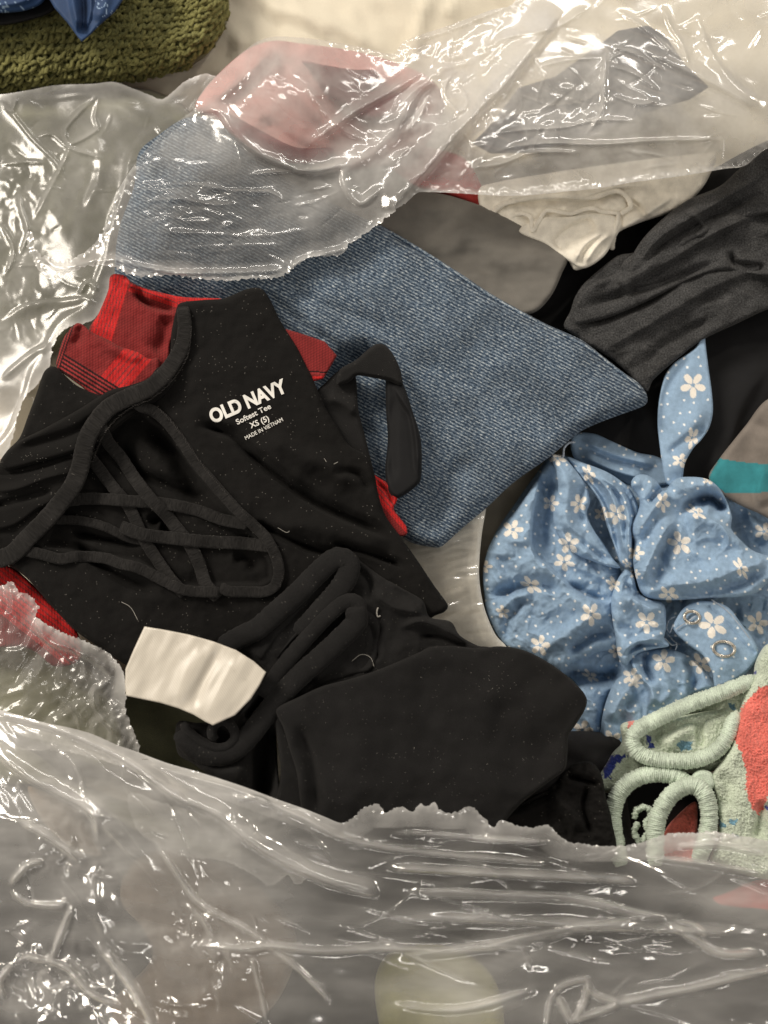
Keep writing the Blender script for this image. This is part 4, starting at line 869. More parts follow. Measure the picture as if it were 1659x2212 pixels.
roll = [(520, 560), (600, 510), (680, 470), (760, 400), (850, 320), (940, 230), (1000, 176), (1042, 164), (1078, 190), (1066, 250), (1020, 320), (940, 410), (860, 500), (780, 590), (720, 690), (650, 800), (590, 890), (560, 940)]
roll2 = [(560, 960), (620, 890), (700, 770), (770, 660), (860, 550), (960, 440), (1040, 368), (1092, 350), (1122, 380), (1110, 440), (1040, 510), (960, 590), (880, 660), (800, 740), (720, 830), (660, 920), (600, 990), (540, 1020), (470, 1010), (400, 970), (352, 900)]
curl = [(352, 880), (380, 920), (430, 960), (490, 990), (545, 985), (580, 950), (570, 900), (530, 872), (490, 890), (480, 930), (500, 955)]
sheet('waist_fold', tr('D', [(510, 560), (600, 505), (700, 450), (840, 310), (950, 215), (1030, 158), (1085, 190), (1070, 280), (1060, 345), (1115, 352), (1180, 400), (1215, 430), (1190, 640), (1100, 680), (960, 720), (850, 780), (770, 820), (760, 900), (770, 1100), (790, 1300), (680, 1260), (400, 1060), (330, 1010), (330, 880), (420, 880), (560, 860), (720, 660), (640, 590)]), 262, M_BLACKF, LG, g=2.5, rim=12, rimh=18, skirt=50, zf=lz(7),
      fold=[(tr('D', [(640, 760), (760, 560), (880, 410), (1030, 230)]), -46, 7, 8, 'g', .1), (tr('D', [(620, 880), (800, 660), (960, 500), (1080, 400)]), -40, 7, 7, 'g', .1), (tr('D', [(560, 900), (700, 700), (800, 580), (900, 470)]), -26, 5, 5), (tr('D', [(760, 850), (720, 1000), (700, 1250)]), -50, 22, 20), (tr('D', [(340, 1000), (500, 1090), (660, 1080)]), 12, 26, 20), (tr('D', [(1130, 430), (1180, 540), (1100, 660)]), -8, 14, 14), (tr('D', [(900, 700), (1000, 600), (1120, 480)]), 10, 14, 14)])
def rollz(path, z0, hw, hh, name='rolled_edge', taper=False):
    P = tr('D', path); tube(name, [(p[0], p[1], z0) for p in P], hw, hh, M_BLACKF, LG, n=14, noise=0.07)
rollz(roll[:13], 268, 24, 10); rollz(roll2[2:17], 277, 17, 9); rollz(curl, 282, 11, 11)
rollz([(1100, 370), (1110, 440), (1040, 515), (950, 600), (870, 670), (790, 750), (710, 850), (640, 940), (560, 1010), (470, 1020), (390, 980), (345, 910)], 280, 24, 11)
PA = tr('D', [(756, 830), (775, 808), (850, 772), (960, 722), (1080, 690), (1190, 655), (1300, 610), (1390, 570), (1430, 550), (1520, 545), (1640, 556)]) + [(1080, 1396), (1130, 1404), (1180, 1428), (1222, 1458), (1256, 1490), (1268, 1512), (1262, 1536), (1246, 1562), (1228, 1590), (1226, 1625), (1220, 1662), (1190, 1686), (1150, 1716), (1110, 1752), (1080, 1792), (1040, 1860), (760, 1880), (668, 1800), (650, 1740)] + tr('D', [(850, 1100), (820, 1000), (790, 900)])
sheet('front_panel', PA, lambda u, v: 300 - 0.06 * (u - 600), M_BLACKF, LG, g=2.5, rim=9, rimh=13, skirt=70, zf=lambda u, v, d: 9 * fbm(u / 150, v / 150, 17, 3),
      fold=[([(1230, 1560), (1130, 1500), (1060, 1410)], 7, 40, 40), ([(640, 1560), (672, 1640), (690, 1780)], -10, 16, 12), ([(1200, 1660), (1100, 1600), (1080, 1500)], -7, 40, 30)])
sheet('under_layer', tr('D', [(748, 850), (775, 830), (800, 900), (835, 1000), (870, 1120), (900, 1300), (760, 1300), (780, 1100), (765, 950)]), 282, M_BLACKF, LG, g=2.5, rim=8, rimh=12, skirt=60)
# care label
LQ = [(312, 1353), (360, 1361), (410, 1371), (460, 1385), (510, 1404), (548, 1428), (575, 1452), (560, 1482), (542, 1510), (508, 1545), (460, 1567), (445, 1560), (418, 1544), (385, 1530), (345, 1518), (306, 1510), (272, 1503), (270, 1476), (271, 1445), (290, 1400)]
S_LAB = sheet('care_label', LQ, lambda u, v: 312 + 0.03 * (u - 270), M_SATIN, LG, g=2.0, rim=3, rimh=2, skirt=4, fs=0.5, smooth_pts=False, label='blank white satin care label',
      zf=lambda u, v, d: 2.0 * fbm(rot(u, v, 30)[0] / 40, rot(u, v, 30)[1] / 120, 3, 2), fold=[([(440, 1390), (400, 1460), (378, 1528)], 9, 14, 22), ([(520, 1410), (470, 1500), (440, 1556)], 10, 12, 26), ([(480, 1395), (440, 1470), (410, 1540)], -9, 12, 12), ([(340, 1360), (318, 1430), (310, 1510)], -4, 14, 18)])

tml = top_map(0, 1)
tube('label_stitching', [(314, 1358), (294, 1403), (277, 1446), (276, 1498)], 1.0, 1.0, M_THRW, LG, zoff=1.2, n=5, step=3, restmap=tml, addtop=False)
# ------------------------------------------------------------------ small black garment
tag(sheet('black_sock', tr('6', [(440, 700), (480, 600), (560, 540), (640, 490), (720, 450), (790, 370), (830, 345), (900, 345), (940, 400), (960, 500), (985, 600), (985, 760), (700, 800)]), 214, M_BLACK, None, g=2.5, rim=14, rimh=20, skirt=80, zf=lambda u, v, d: 5 * fbm(u / 22, v / 22, 5, 4) * sstep(1150, 1210, u),
          fold=[(tr('6', [(540, 560), (680, 500), (780, 440)]), -12, 7, 7), (tr('6', [(700, 450), (800, 560), (860, 650)]), 12, 14, 18), (tr('6', [(880, 430), (860, 540), (900, 660)]), -16, 8, 8), (tr('6', [(780, 400), (860, 420), (940, 440)]), -14, 7, 7)]),
    'small crumpled black garment wedged between the leggings and mint cuffs', 'garment')

# ------------------------------------------------------------------ mint fleece pyjamas
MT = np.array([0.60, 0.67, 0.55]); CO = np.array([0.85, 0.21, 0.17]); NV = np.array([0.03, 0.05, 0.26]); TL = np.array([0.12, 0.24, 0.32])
def fleece_col(patches):
    def f(u, v):
        c = np.tile(MT, (len(u), 1)) * (1 + 0.08 * fbm(u / 14, v / 14, 3, 3))[:, None]
        wu = u + 5 * fbm(u / 9, v / 9, 41, 3); wv = v + 5 * fbm(u / 9, v / 9, 44, 3)
        for p, k in patches:
            m = pin(wu, wv, p); c[m] = k * (1 + 0.1 * fbm(u[m] / 8, v[m] / 8, 9, 2))[:, None]
        return c
    return f
def fl(a): return lambda u, v, d: a * (1.0 * np.abs(fbm(u / 7, v / 7, 13, 2)) * 2 + 0.8 * fbm(u / 3.6, v / 3.6, 19, 2)) + 4 * fbm(u / 60, v / 60, 3, 3)
MF = empty('fleece_pyjamas', 1500, 1650, 30, 'mint green fleece pyjamas with coral and navy patches and open overlocked cuffs', 'pyjamas')
sheet('cuff_shade', tr('F', [(380, 1130), (600, 1060), (900, 1080), (1250, 1150), (1300, 1700), (1300, 1850), (380, 1850), (400, 1400)]), 100, M_BLACKS, MF, g=4, rim=10, rimh=8, label='black sheet standing in for the shade inside the cuffs')  # shade inside the open cuffs, put in as a black sheet
sheet('coral_lining', tr('F', [(840, 1560), (930, 1440), (1080, 1320), (1100, 1450), (1090, 1650), (1060, 1800), (820, 1750)]), 126, M_MINT, MF, g=1.8, rim=8, rimh=10, zf=fl(1.6), col=fleece_col([([(0, 0), (3000, 0), (3000, 3000), (0, 3000)], CO)]), label='coral fleece lining')
sheet('leg_underside', tr('F', [(505, 700), (500, 850), (430, 930), (350, 1060), (310, 1150), (330, 1220), (400, 1255), (500, 1180), (660, 1090), (900, 1060), (1080, 1100), (1300, 1050), (1420, 900), (1420, 600), (900, 650)]), 128, M_MINT, MF, g=1.8, rim=12, rimh=20, zf=fl(1.8),
      col=fleece_col([(tr('F', [(400, 960), (520, 945), (540, 975), (450, 1030), (410, 1140), (350, 1140), (360, 1050)]), NV), (tr('F', [(545, 700), (600, 660), (610, 760), (560, 790)]), CO * .8 + .1)]))
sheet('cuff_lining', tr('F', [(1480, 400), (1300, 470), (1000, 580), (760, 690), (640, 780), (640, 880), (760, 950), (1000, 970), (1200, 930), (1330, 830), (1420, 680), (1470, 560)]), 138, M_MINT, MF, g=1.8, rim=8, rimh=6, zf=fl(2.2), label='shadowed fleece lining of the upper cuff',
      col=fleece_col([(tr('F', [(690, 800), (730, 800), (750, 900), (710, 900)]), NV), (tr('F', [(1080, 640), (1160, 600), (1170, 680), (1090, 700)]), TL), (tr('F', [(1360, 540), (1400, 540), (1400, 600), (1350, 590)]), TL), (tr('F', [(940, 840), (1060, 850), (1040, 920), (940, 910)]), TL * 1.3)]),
      fold=[(tr('F', [(1120, 640), (1110, 780), (1140, 900)]), -18, 6, 8), (tr('F', [(660, 800), (900, 700), (1400, 520)]), -26, 16, 20), (tr('F', [(820, 900), (980, 760), (1100, 700)]), 12, 16, 20)])
ck = dict(n=16, noise=0.15)
def cuff(path, r, z0, name='cuff'):
    P = tr('F', path); o = tube(name, [(p[0], p[1], z0) for p in P], r, r * 1.15, M_CUFF, MF, ribs=(4.4, 0.05, 1.0), step=1.2, **ck); return o
cuff([(1560, 350), (1440, 400), (1300, 455), (1100, 525), (900, 610), (770, 672), (660, 730), (590, 800), (590, 880), (650, 945), (760, 985), (900, 1000), (1060, 995), (1200, 950), (1290, 880), (1350, 780), (1385, 690), (1440, 620)], 17.5, 158)
cuff([(500, 1830), (465, 1700), (438, 1560), (430, 1420), (460, 1290), (530, 1190), (640, 1125), (760, 1100), (880, 1110), (980, 1150), (1040, 1200)], 19, 150)
cuff([(765, 1830), (765, 1660), (775, 1500), (820, 1370), (900, 1260), (1000, 1200), (1090, 1200), (1160, 1270), (1190, 1380), (1190, 1500), (1160, 1640), (1100, 1800)], 19.5, 172)
tube('frayed_seam', [(p[0], p[1], 140) for p in tr('F', [(600, 1460), (615, 1395), (680, 1368), (728, 1392), (720, 1450), (690, 1490), (705, 1560), (650, 1640), (600, 1570), (625, 1480)])], 6.5, 6.5, M_CUFF, MF, ribs=(3.2, 0.2, 1.0), step=1.2, n=12, noise=0.6)
MO = tr('F', [(1860, 60), (1659, 70), (1600, 130), (1555, 230), (1540, 330), (1490, 420), (1450, 540), (1400, 700), (1370, 860), (1300, 990), (1230, 1080), (1205, 1150), (1240, 1260), (1256, 1400), (1256, 1620), (1220, 1800), (1860, 1860)])
sheet('body', MO, 176, M_MINT, MF, g=1.6, rim=22, rimh=34, skirt=60, zf=fl(2.2),
      col=fleece_col([(tr('F', [(1860, 380), (1659, 400), (1600, 410), (1540, 480), (1460, 560), (1400, 700), (1400, 860), (1450, 940), (1490, 1100), (1490, 1240), (1530, 1380), (1590, 1430), (1640, 1330), (1659, 1280), (1860, 1200)]), CO),
                      (tr('F', [(1630, 1370), (1700, 1330), (1860, 1360), (1860, 1400), (1659, 1400)]), NV), (tr('F', [(1530, 290), (1570, 280), (1570, 310), (1535, 320)]), NV),
                      (tr('F', [(1262, 1480), (1300, 1490), (1330, 1530), (1280, 1530)]), TL * 1.4), (tr('F', [(1350, 1460), (1410, 1470), (1400, 1510), (1370, 1500)]), TL * 1.8), (tr('F', [(1370, 1580), (1430, 1590), (1420, 1620)]), TL * 1.3)]),
      fold=[(tr('F', [(1240, 1080), (1330, 1200), (1300, 1400)]), -10, 18, 18), (tr('F', [(1620, 1300), (1600, 1450), (1560, 1650)]), -14, 12, 14)])
sheet('ribbed_trim', tr('F', [(1040, 1140), (1080, 1085), (1130, 1066), (1190, 1078), (1225, 1110), (1240, 1200), (1150, 1240), (1060, 1200)]), 168, M_CUFF, MF, g=1.8, rim=10, rimh=14)
# ------------------------------------------------------------------ what lies under the front film
def under(name, outl, z, mat, label, cat='garment', **k): return tag(sheet(name, outl, z, mat, None, g=6, rim=30, rimh=30, skirt=60, **k), label, cat)
under('slate_trousers', [(-140, 1560), (60, 1640), (300, 1740), (640, 1790), (900, 1640), (1330, 1590), (1400, 1840), (1800, 1850), (1800, 2420), (-140, 2420)], 110, M_DARK, 'slate black clothes filling the bag beneath the front film', 'trousers',
      zf=lambda u, v, d: 16 * fbm(u / 240, v / 120, 3, 3))
under('tan_garment', [(60, 1700), (110, 1718), (180, 1760), (215, 1820), (218, 1850), (150, 1830), (90, 1770)], 150, M_TAN, 'tan cloth seen through the film at the lower left')
under('pale_garment', [(-120, 1590), (60, 1620), (160, 1690), (300, 1740), (420, 1780), (500, 1800), (540, 1850), (420, 1860), (300, 1800), (120, 1700), (-120, 1690)], 140, M_SAGE, 'pale sage cloth beneath the front film at the left')
under('beige_garment', [(300, 1850), (420, 1830), (560, 1900), (640, 2020), (600, 2160), (480, 2260), (330, 2300), (240, 2180), (330, 2060), (260, 1940)], 140, M_TAN, 'muted beige cloth beneath the front film left of the pale olive cloth')
under('black_cloth', [(560, 1820), (800, 1850), (1200, 1880), (1500, 1940), (1420, 2000), (1100, 2010), (800, 2000), (600, 1960)], 150, M_BLACKS, 'black cloth seen through the pleated front film below the leggings')
under('olive_tee', [(840, 2060), (930, 2040), (1010, 2060), (1070, 2120), (1090, 2220), (1080, 2400), (860, 2400), (820, 2220), (810, 2120)], 150, M_OLIVE2, 'pale olive cloth blurred beneath the film at the bottom')
under('coral_garment', [(1530, 1935), (1575, 1915), (1620, 1895), (1680, 1890), (1800, 1900), (1800, 1990), (1659, 1992), (1600, 1975), (1550, 1968)], 110, M_RED, 'coral red cloth beneath the film below the mint cuffs')
under('sage_garment', [(-140, 215), (140, 200), (300, 190), (400, 230), (420, 300), (300, 380), (250, 500), (230, 620), (180, 700), (60, 800), (-140, 820)], 30, M_SAGE, 'sage green cloth beneath the film below the sweater')
under('ivory_garment', [(-140, 1290), (80, 1370), (200, 1430), (280, 1600), (240, 1660), (60, 1600), (-140, 1560)], 120, M_SAGE, 'dull sage cloth beneath the torn film at the left edge')

# ------------------------------------------------------------------ the film itself
def blob(u, v, x, y, rx, ry=None): return np.exp(-((u - x) / rx) ** 2 - ((v - y) / (ry or rx)) ** 2)
def creases(n, box, ang, spread, ln, h, w, seed, mask=None):
    r = np.random.RandomState(seed); out = []
    while len(out) < n:
        u, v = r.uniform(box[0], box[2]), r.uniform(box[1], box[3])
        if mask is not None and r.rand() > mask(u, v): n -= 0.25; continue
        a = math.radians(ang + r.normal() * spread); L = ln * r.uniform(0.4, 1.5); k = r.normal() * 0.5 / 4; P = []
        for i in range(5):
            P.append((u, v)); a += k + r.normal() * 0.10; u += math.cos(a) * L / 4; v += math.sin(a) * L / 4
        s = r.uniform(0.6, 1.5); out.append((P, h * s * (1 if r.rand() < .75 else -1), w * s, w * s * r.uniform(0.5, 1.6), 'c' if r.rand() < .5 else 'g', 0.4))
    return out
edge_w = lambda d, w=7, a=0.55: a * np.exp(-(d / w) ** 1.3)

# left background film over the sage cloth
FA = [(-140, 210), (0, 204), (60, 195), (120, 184), (200, 181), (246, 177), (285, 190), (330, 208), (350, 214), (372, 200), (400, 176), (440, 160), (470, 170), (470, 230), (430, 300), (360, 420), (310, 560), (262, 610), (238, 606), (232, 640), (208, 684), (176, 700), (150, 704), (128, 722), (112, 752), (108, 788), (84, 826), (60, 850), (44, 880), (30, 930), (22, 962), (4, 990), (-140, 1030)]
def fa_z(u, v, d):
    m = 0.25 + 1.2 * blob(u, v, 40, 420, 90, 120) + 0.8 * blob(u, v, 190, 330, 90, 70) + 0.9 * blob(u, v, 60, 640, 120, 120) + .7 * blob(u, v, 400, 210, 60, 30)
    h = 0.5 * np.maximum(0, m - 0.6)
    return 5 * fbm(u / 130, v / 130, 77, 2) + crumple(u, v, 60, 3, 13, ang=25) * h + crumple(u, v, 24, 9, 5) * h
FAF = [([(0, 215), (30, 250), (70, 300), (120, 350), (150, 400)], 9, 3, 3, 'c'), ([(38, 205), (26, 240), (10, 232)], 7, 2.5, 2.5, 'c'), ([(215, 205), (170, 245), (140, 285), (155, 310), (210, 280), (205, 255), (215, 205)], 8, 3, 3, 'c'), ([(155, 300), (140, 345), (70, 480)], 10, 3, 8, 'c'),
       ([(70, 300), (110, 290), (150, 320), (230, 345)], 7, 3, 3, 'c'), ([(0, 355), (60, 350), (104, 352)], 6, 3, 3, 'c'), ([(40, 405), (46, 450), (60, 500), (40, 560)], 9, 4, 4, 'c'), ([(0, 480), (30, 540), (10, 600)], 9, 3, 3, 'c'),
       ([(0, 700), (60, 660), (140, 650), (210, 640)], 8, 12, 5), ([(0, 820), (60, 770), (110, 740)], 8, 8, 5), ([(170, 640), (190, 610), (215, 630)], 8, 5, 5), ([(20, 230), (200, 200), (330, 260)], 6, 14, 14), ([(210, 300), (215, 380), (180, 460)], 5, 10, 10)]
sheet('left_panel', FA, 75, M_FILML, BAG, g=2.2, rim=0, skirt=0, fs=0.6, ws=1.0, hzf=0.12, zf=fa_z, fold=FAF + creases(60, (-40, 200, 420, 1000), 50, 50, 60, 2.0, 2.6, 1), rest=np.minimum(top_map(3, 6), 70), clear=5, soft=2, torn=(2.2, 12, 3, lambda x, y: (y > 600) * 1.0 + (x > 300) * 0.5),
      haze=lambda u, v, d: 0.12 + edge_w(d, 8, 0.4) + 0.25 * sstep(640, 800, v) + 0.12 * np.exp(-((rot(u - 150, v - 390, -62)[1]) / 35) ** 2) * (d > 0), addtop=False)

# torn flap across the pile: the big upper sheet
FB = tr('1', [(120, 1000), (118, 1060), (150, 1140), (190, 1190), (235, 1208), (300, 1180), (380, 1150), (470, 1150), (560, 1186), (640, 1195), (740, 1190), (830, 1205), (920, 1210), (1010, 1212), (1090, 1205), (1170, 1205), (1240, 1185), (1290, 1140), (1340, 1112), (1420, 1108), (1475, 1100), (1520, 1050), (1580, 1010), (1659, 950)]) + \
     tr('2', [(60, 905), (100, 872), (132, 842), (150, 830), (260, 832), (400, 840), (520, 846), (640, 842), (800, 826), (940, 812), (1060, 790), (1200, 772), (1350, 750), (1480, 728), (1560, 716), (1659, 640), (1900, 560)]) + \
     [(1800, -140), (1150, -140), (1112, 3), (1060, 22), (1005, 42), (950, 62), (905, 76), (870, 92), (848, 116), (790, 104), (730, 92), (660, 82), (596, 79), (560, 88), (530, 108), (492, 142), (452, 178), (430, 208), (419, 236), (390, 258), (350, 290), (310, 330), (270, 386), (246, 430), (236, 470), (200, 530), (160, 556), (120, 560), (84, 545), (72, 520), (70, 500)]
def fb_base(u, v):
    return 205 + 60 * blob(u, v, 600, 200, 150, 120) + 50 * sstep(1000, 1700, u) * (1 - sstep(250, 450, v)) + 26 * blob(u, v, 300, 480, 330, 240)
def fb_z(u, v, d):
    m = 0.12 + 1.0 * blob(u, v, 1010, 180, 110, 140) + 0.9 * blob(u, v, 1260, 240, 110, 90) + 0.8 * blob(u, v, 860, 300, 80, 80) + 0.5 * blob(u, v, 420, 430, 140, 70) + 0.6 * blob(u, v, 1500, 90, 90, 70) + .6 * blob(u, v, 180, 545, 90, 40)
    hem = np.exp(-(d / 16) ** 2)
    h = np.maximum(0, m - 0.25)
    z = 5 * fbm(u / 170, v / 170, 78, 2) + crumple(u, v, 80, 21, 13, ang=-35, sx=1.5) * h + crumple(u, v, 30, 25, 6.0, ang=-50, sx=1.8) * h
    z = z + crumple(u, v, 26, 33, 5, ang=-6, sx=3.2) * (blob(u, v, 450, 440, 220, 110) + 0.6 * blob(u, v, 1150, 350, 260, 60)) 
    z = z + 4 * hem * fbm(u / 12, v / 12, 71, 3) + 1.2 * crumple(u, v, 26, 37, 3, ang=38, sx=2.6) * blob(u, v, 640, 200, 160, 110)
    return z
FBF = [([(830, 470), (880, 410), (935, 350), (985, 290), (1030, 240), (1090, 180), (1150, 105), (1215, 20)], 34, 9, 34, 'g', .1), ([(700, 380), (800, 330), (860, 270), (900, 200), (990, 120)], 18, 16, 26), ([(640, 330), (700, 290), (770, 240), (860, 190), (930, 140)], 16, 6, 14),
       ([(420, 240), (470, 240), (500, 280), (540, 320), (600, 352), (680, 372), (760, 352)], 16, 5, 16, 'g', .12), ([(425, 235), (350, 285), (290, 350), (250, 420)], 12, 8, 8), ([(350, 400), (420, 398), (500, 412), (590, 418), (625, 448)], 9, 4, 3, 'c'), ([(300, 440), (380, 430), (460, 442), (520, 440)], 8, 3, 4, 'c'),
       ([(290, 410), (360, 412), (420, 430)], 5, 3, 3, 'c'), ([(520, 380), (600, 372), (700, 365), (760, 345)], 7, 3, 4, 'c'), ([(320, 500), (440, 505), (560, 510), (700, 490)], 4, 4, 4, 'c'), ([(360, 540), (500, 530), (640, 530)], 4, 4, 4, 'c'), 
       ([(590, 82), (600, 130), (560, 180), (500, 236)], 12, 10, 22), ([(660, 180), (690, 230), (740, 280), (800, 310)], 9, 6, 10), ([(545, 110), (530, 160), (470, 220)], 7, 5, 8),
       ([(1060, 290), (1140, 280), (1220, 275), (1290, 260), (1390, 262)], 7, 3, 3, 'c'), ([(1040, 340), (1100, 320), (1180, 310), (1300, 312), (1400, 305), (1590, 300)], 10, 3, 5, 'c'), ([(1000, 365), (1080, 355), (1150, 330), (1260, 330)], 9, 3, 4, 'c'),
       ([(1310, 100), (1305, 170), (1300, 240), (1260, 300)], 12, 4, 8, 'c'), ([(1320, 100), (1380, 120), (1440, 155)], 9, 3, 3, 'c'), ([(1315, 140), (1370, 160), (1430, 200)], 8, 3, 3, 'c'), ([(1320, 205), (1380, 225), (1430, 215)], 7, 3, 3, 'c'), ([(1160, 145), (1230, 130), (1300, 125)], 6, 3, 3, 'c'),
       ([(1330, 20), (1390, 60), (1450, 110), (1495, 135)], 12, 4, 4, 'c'), ([(1430, 10), (1450, 60), (1470, 90), (1490, 140)], 12, 4, 6, 'c'), ([(1500, 20), (1540, 120), (1600, 190), (1659, 225)], 10, 14, 6), ([(1380, 100), (1500, 160), (1580, 200), (1659, 250)], 14, 8, 26),
       ([(1050, 100), (1100, 80), (1200, 60), (1280, 10)], 10, 4, 8, 'c'), ([(870, 95), (960, 70), (1060, 30), (1110, 10)], 8, 4, 4, 'c'), ([(980, 150), (960, 200), (990, 240), (1010, 220), (990, 180)], 9, 4, 4, 'c'), ([(930, 200), (900, 260), (870, 290)], 10, 4, 6, 'c'), ([(905, 418), (1040, 424), (1200, 412), (1400, 388), (1600, 362)], 6, 10, 10),
       ([(740, 345), (745, 400), (780, 440), (830, 400)], 12, 6, 14), ([(70, 500), (90, 550), (130, 580), (200, 565), (300, 560)], 8, 5, 8), ([(240, 560), (300, 575), (380, 590), (500, 590), (620, 585)], 9, 3, 9, 'g', .1), ([(620, 585), (660, 560), (740, 540), (800, 510), (880, 440)], 8, 3, 9, 'g', .1)]
def fb_h(u, v, d):
    h = 0.05 + edge_w(d, 9, 0.40) * (v > 360) + 0.14 * sstep(700, 1000, u) * (1 - 0.3 * sstep(380, 430, v)) + 0.10 * blob(u, v, 620, 170, 140, 90)
    h = h + 0.36 * np.exp(-(np.abs((u - 950) * 0.677 + (v - 205) * 0.735) / 72) ** 2) * (1 - sstep(400, 560, v)) + 0.12 * np.exp(-((d - 20) / 14) ** 2) * sstep(420, 560, v)
    h = h - 0.14 * blob(u, v, 1330, 210, 160, 90) + 0.26 * blob(u, v, 440, 300, 120, 70) + 0.22 * blob(u, v, 620, 190, 170, 110) + 0.34 * blob(u, v, 1300, 210, 230, 120)
    return h
tmB = top_map(8, 8)
sheet('upper_flap', FB, fb_base, M_FILM, BAG, g=2.3, rim=0, skirt=0, fs=0.6, ws=1.0, hzf=0.10, zf=fb_z, fold=FBF + creases(60, (1000, 20, 1640, 400), 25, 40, 80, 2.2, 2.6, 2) + creases(44, (820, 60, 1180, 400), -45, 20, 90, 2.4, 2.6, 3) + creases(40, (260, 380, 820, 560), 2, 16, 80, 2.2, 2.4, 4) + creases(34, (480, 130, 800, 340), 36, 12, 70, 1.6, 2.0, 5), rest=tmB, clear=8, soft=2, haze=fb_h,
      torn=(3.2, 11, 5, lambda x, y: 0.12 + 1.0 * ((y > 440) & (x < 905)) ))

sheet('inner_panel', tr('2', [(380, 570), (370, 600), (430, 560), (560, 500), (650, 492), (700, 460), (760, 455), (880, 430), (960, 330), (960, 200), (800, 180), (600, 250), (430, 400), (380, 480)]), 170, M_FILM, BAG, g=2.5, rim=0, skirt=0, torn=(2.5, 9, 4), zf=lambda u, v, d: 6 * fbm(u / 50, v / 50, 4, 2), haze=lambda u, v, d: 0.25 + edge_w(d, 6, .3), addtop=False)
# small torn film at the left edge
FC = tr('3', [(-240, 1040), (0, 1058), (30, 1044), (55, 1044), (80, 1082), (112, 1090), (142, 1112), (166, 1150), (152, 1186), (190, 1215), (232, 1240), (300, 1272), (350, 1288), (400, 1312), (440, 1330), (476, 1356), (510, 1390), (532, 1432)]) + tr('5', [(545, 60), (540, 110), (556, 160), (572, 202), (592, 250), (604, 290), (560, 360), (300, 300), (-200, 200)])
sheet('side_panel', FC, 262, M_FILML, BAG, g=2.2, rim=0, skirt=0, rest=top_map(6, 6), clear=5, soft=2, torn=(3.0, 9, 8, lambda x, y: (x > -5) * 1.0),
      zf=lambda u, v, d: crumple(u, v, 60, 41, 14, ang=-50, sx=1.6) + crumple(u, v, 18, 44, 5, ang=-60, sx=1.6) * (0.4 + blob(u, v, 190, 1500, 90, 90)) + 5 * np.exp(-(d / 12) ** 2) * fbm(u / 9, v / 9, 5, 3),
      fold=[(tr('3', [(150, 1190), (200, 1290), (330, 1340), (440, 1400), (500, 1470)]), 16, 6, 18), (tr('5', [(420, 0), (400, 60), (430, 140), (520, 240)]), 12, 5, 8), (tr('5', [(250, 60), (330, 140), (350, 220)]), 8, 4, 4, 'c')],
      haze=lambda u, v, d: 0.08 + edge_w(d, 14, 0.45) + 0.15 * blob(u, v, 230, 1500, 50, 90), addtop=False)

sheet('inner_panel', tr('5', [(560, 480), (700, 520), (1000, 600), (1200, 690), (1350, 790), (1340, 830), (1280, 872), (1245, 832), (1200, 862), (1160, 876), (1110, 840), (1040, 800), (980, 772), (900, 760), (760, 740), (600, 640)]), 225, M_FILM, BAG, g=2.5, rim=0, skirt=0, torn=(2.5, 9, 6), zf=lambda u, v, d: 6 * fbm(u / 50, v / 50, 8, 2), haze=lambda u, v, d: 0.28 + edge_w(d, 6, .3), addtop=False)
# front film, nearest the camera
FD = [(-160, 1505), (-20, 1528), (40, 1545), (100, 1562), (150, 1572), (200, 1586), (250, 1608), (296, 1624), (360, 1648), (430, 1668), (520, 1697), (600, 1727), (660, 1748), (700, 1764), (738, 1778), (762, 1768), (782, 1748), (800, 1740), (818, 1738), (832, 1756), (850, 1748), (872, 1744), (890, 1754), (906, 1738), (922, 1742), (938, 1733), (952, 1752), (980, 1756), (1000, 1748), (1016, 1742), (1034, 1756), (1052, 1774), (1066, 1788), (1082, 1772), (1110, 1782), (1150, 1788), (1182, 1782), (1198, 1796), (1222, 1816), (1262, 1824), (1310, 1828), (1370, 1824), (1410, 1812), (1450, 1800), (1500, 1800), (1540, 1796), (1600, 1806), (1659, 1816), (1800, 1830), (1820, 2440), (-180, 2440)]
def fd_base(u, v): return 322 + 0.05 * (v - 1700) + 22 * blob(u, v, 200, 1800, 260, 160)
def fd_z(u, v, d):
    ml = 1 - sstep(350, 800, u)
    pl = sstep(500, 760, u)
    a, b = rot(u, v, 4)
    hot = blob(u, v, 150, 1830, 90, 60) + blob(u, v, 110, 2110, 130, 70) + 0.7 * blob(u, v, 420, 1990, 60, 60) + 0.8 * blob(u, v, 480, 2080, 90, 60) + 0.6 * blob(u, v, 560, 1760, 90, 40)
    z = 22 * fbm(rot(u, v, 42)[0] / 420, rot(u, v, 42)[1] / 220, 51, 2) * (0.3 + 0.9 * ml) + crumple(u, v, 110, 53, 10, ang=46, sx=1.6) * ml * .8 + crumple(u, v, 36, 55, 12, ang=50, sx=1.3) * hot
    z = z + pl * (5 * fbm(a / 520, b / 90, 61, 2, gain=.3)) * (1 - 0.6 * sstep(2020, 2120, v)) + 4 * fbm(a / 140, b / 80, 68, 2) * pl
    z = z + 4 * np.exp(-(d / 14) ** 2) * fbm(u / 10, v / 10, 72, 3) * (u > 740)
    return z
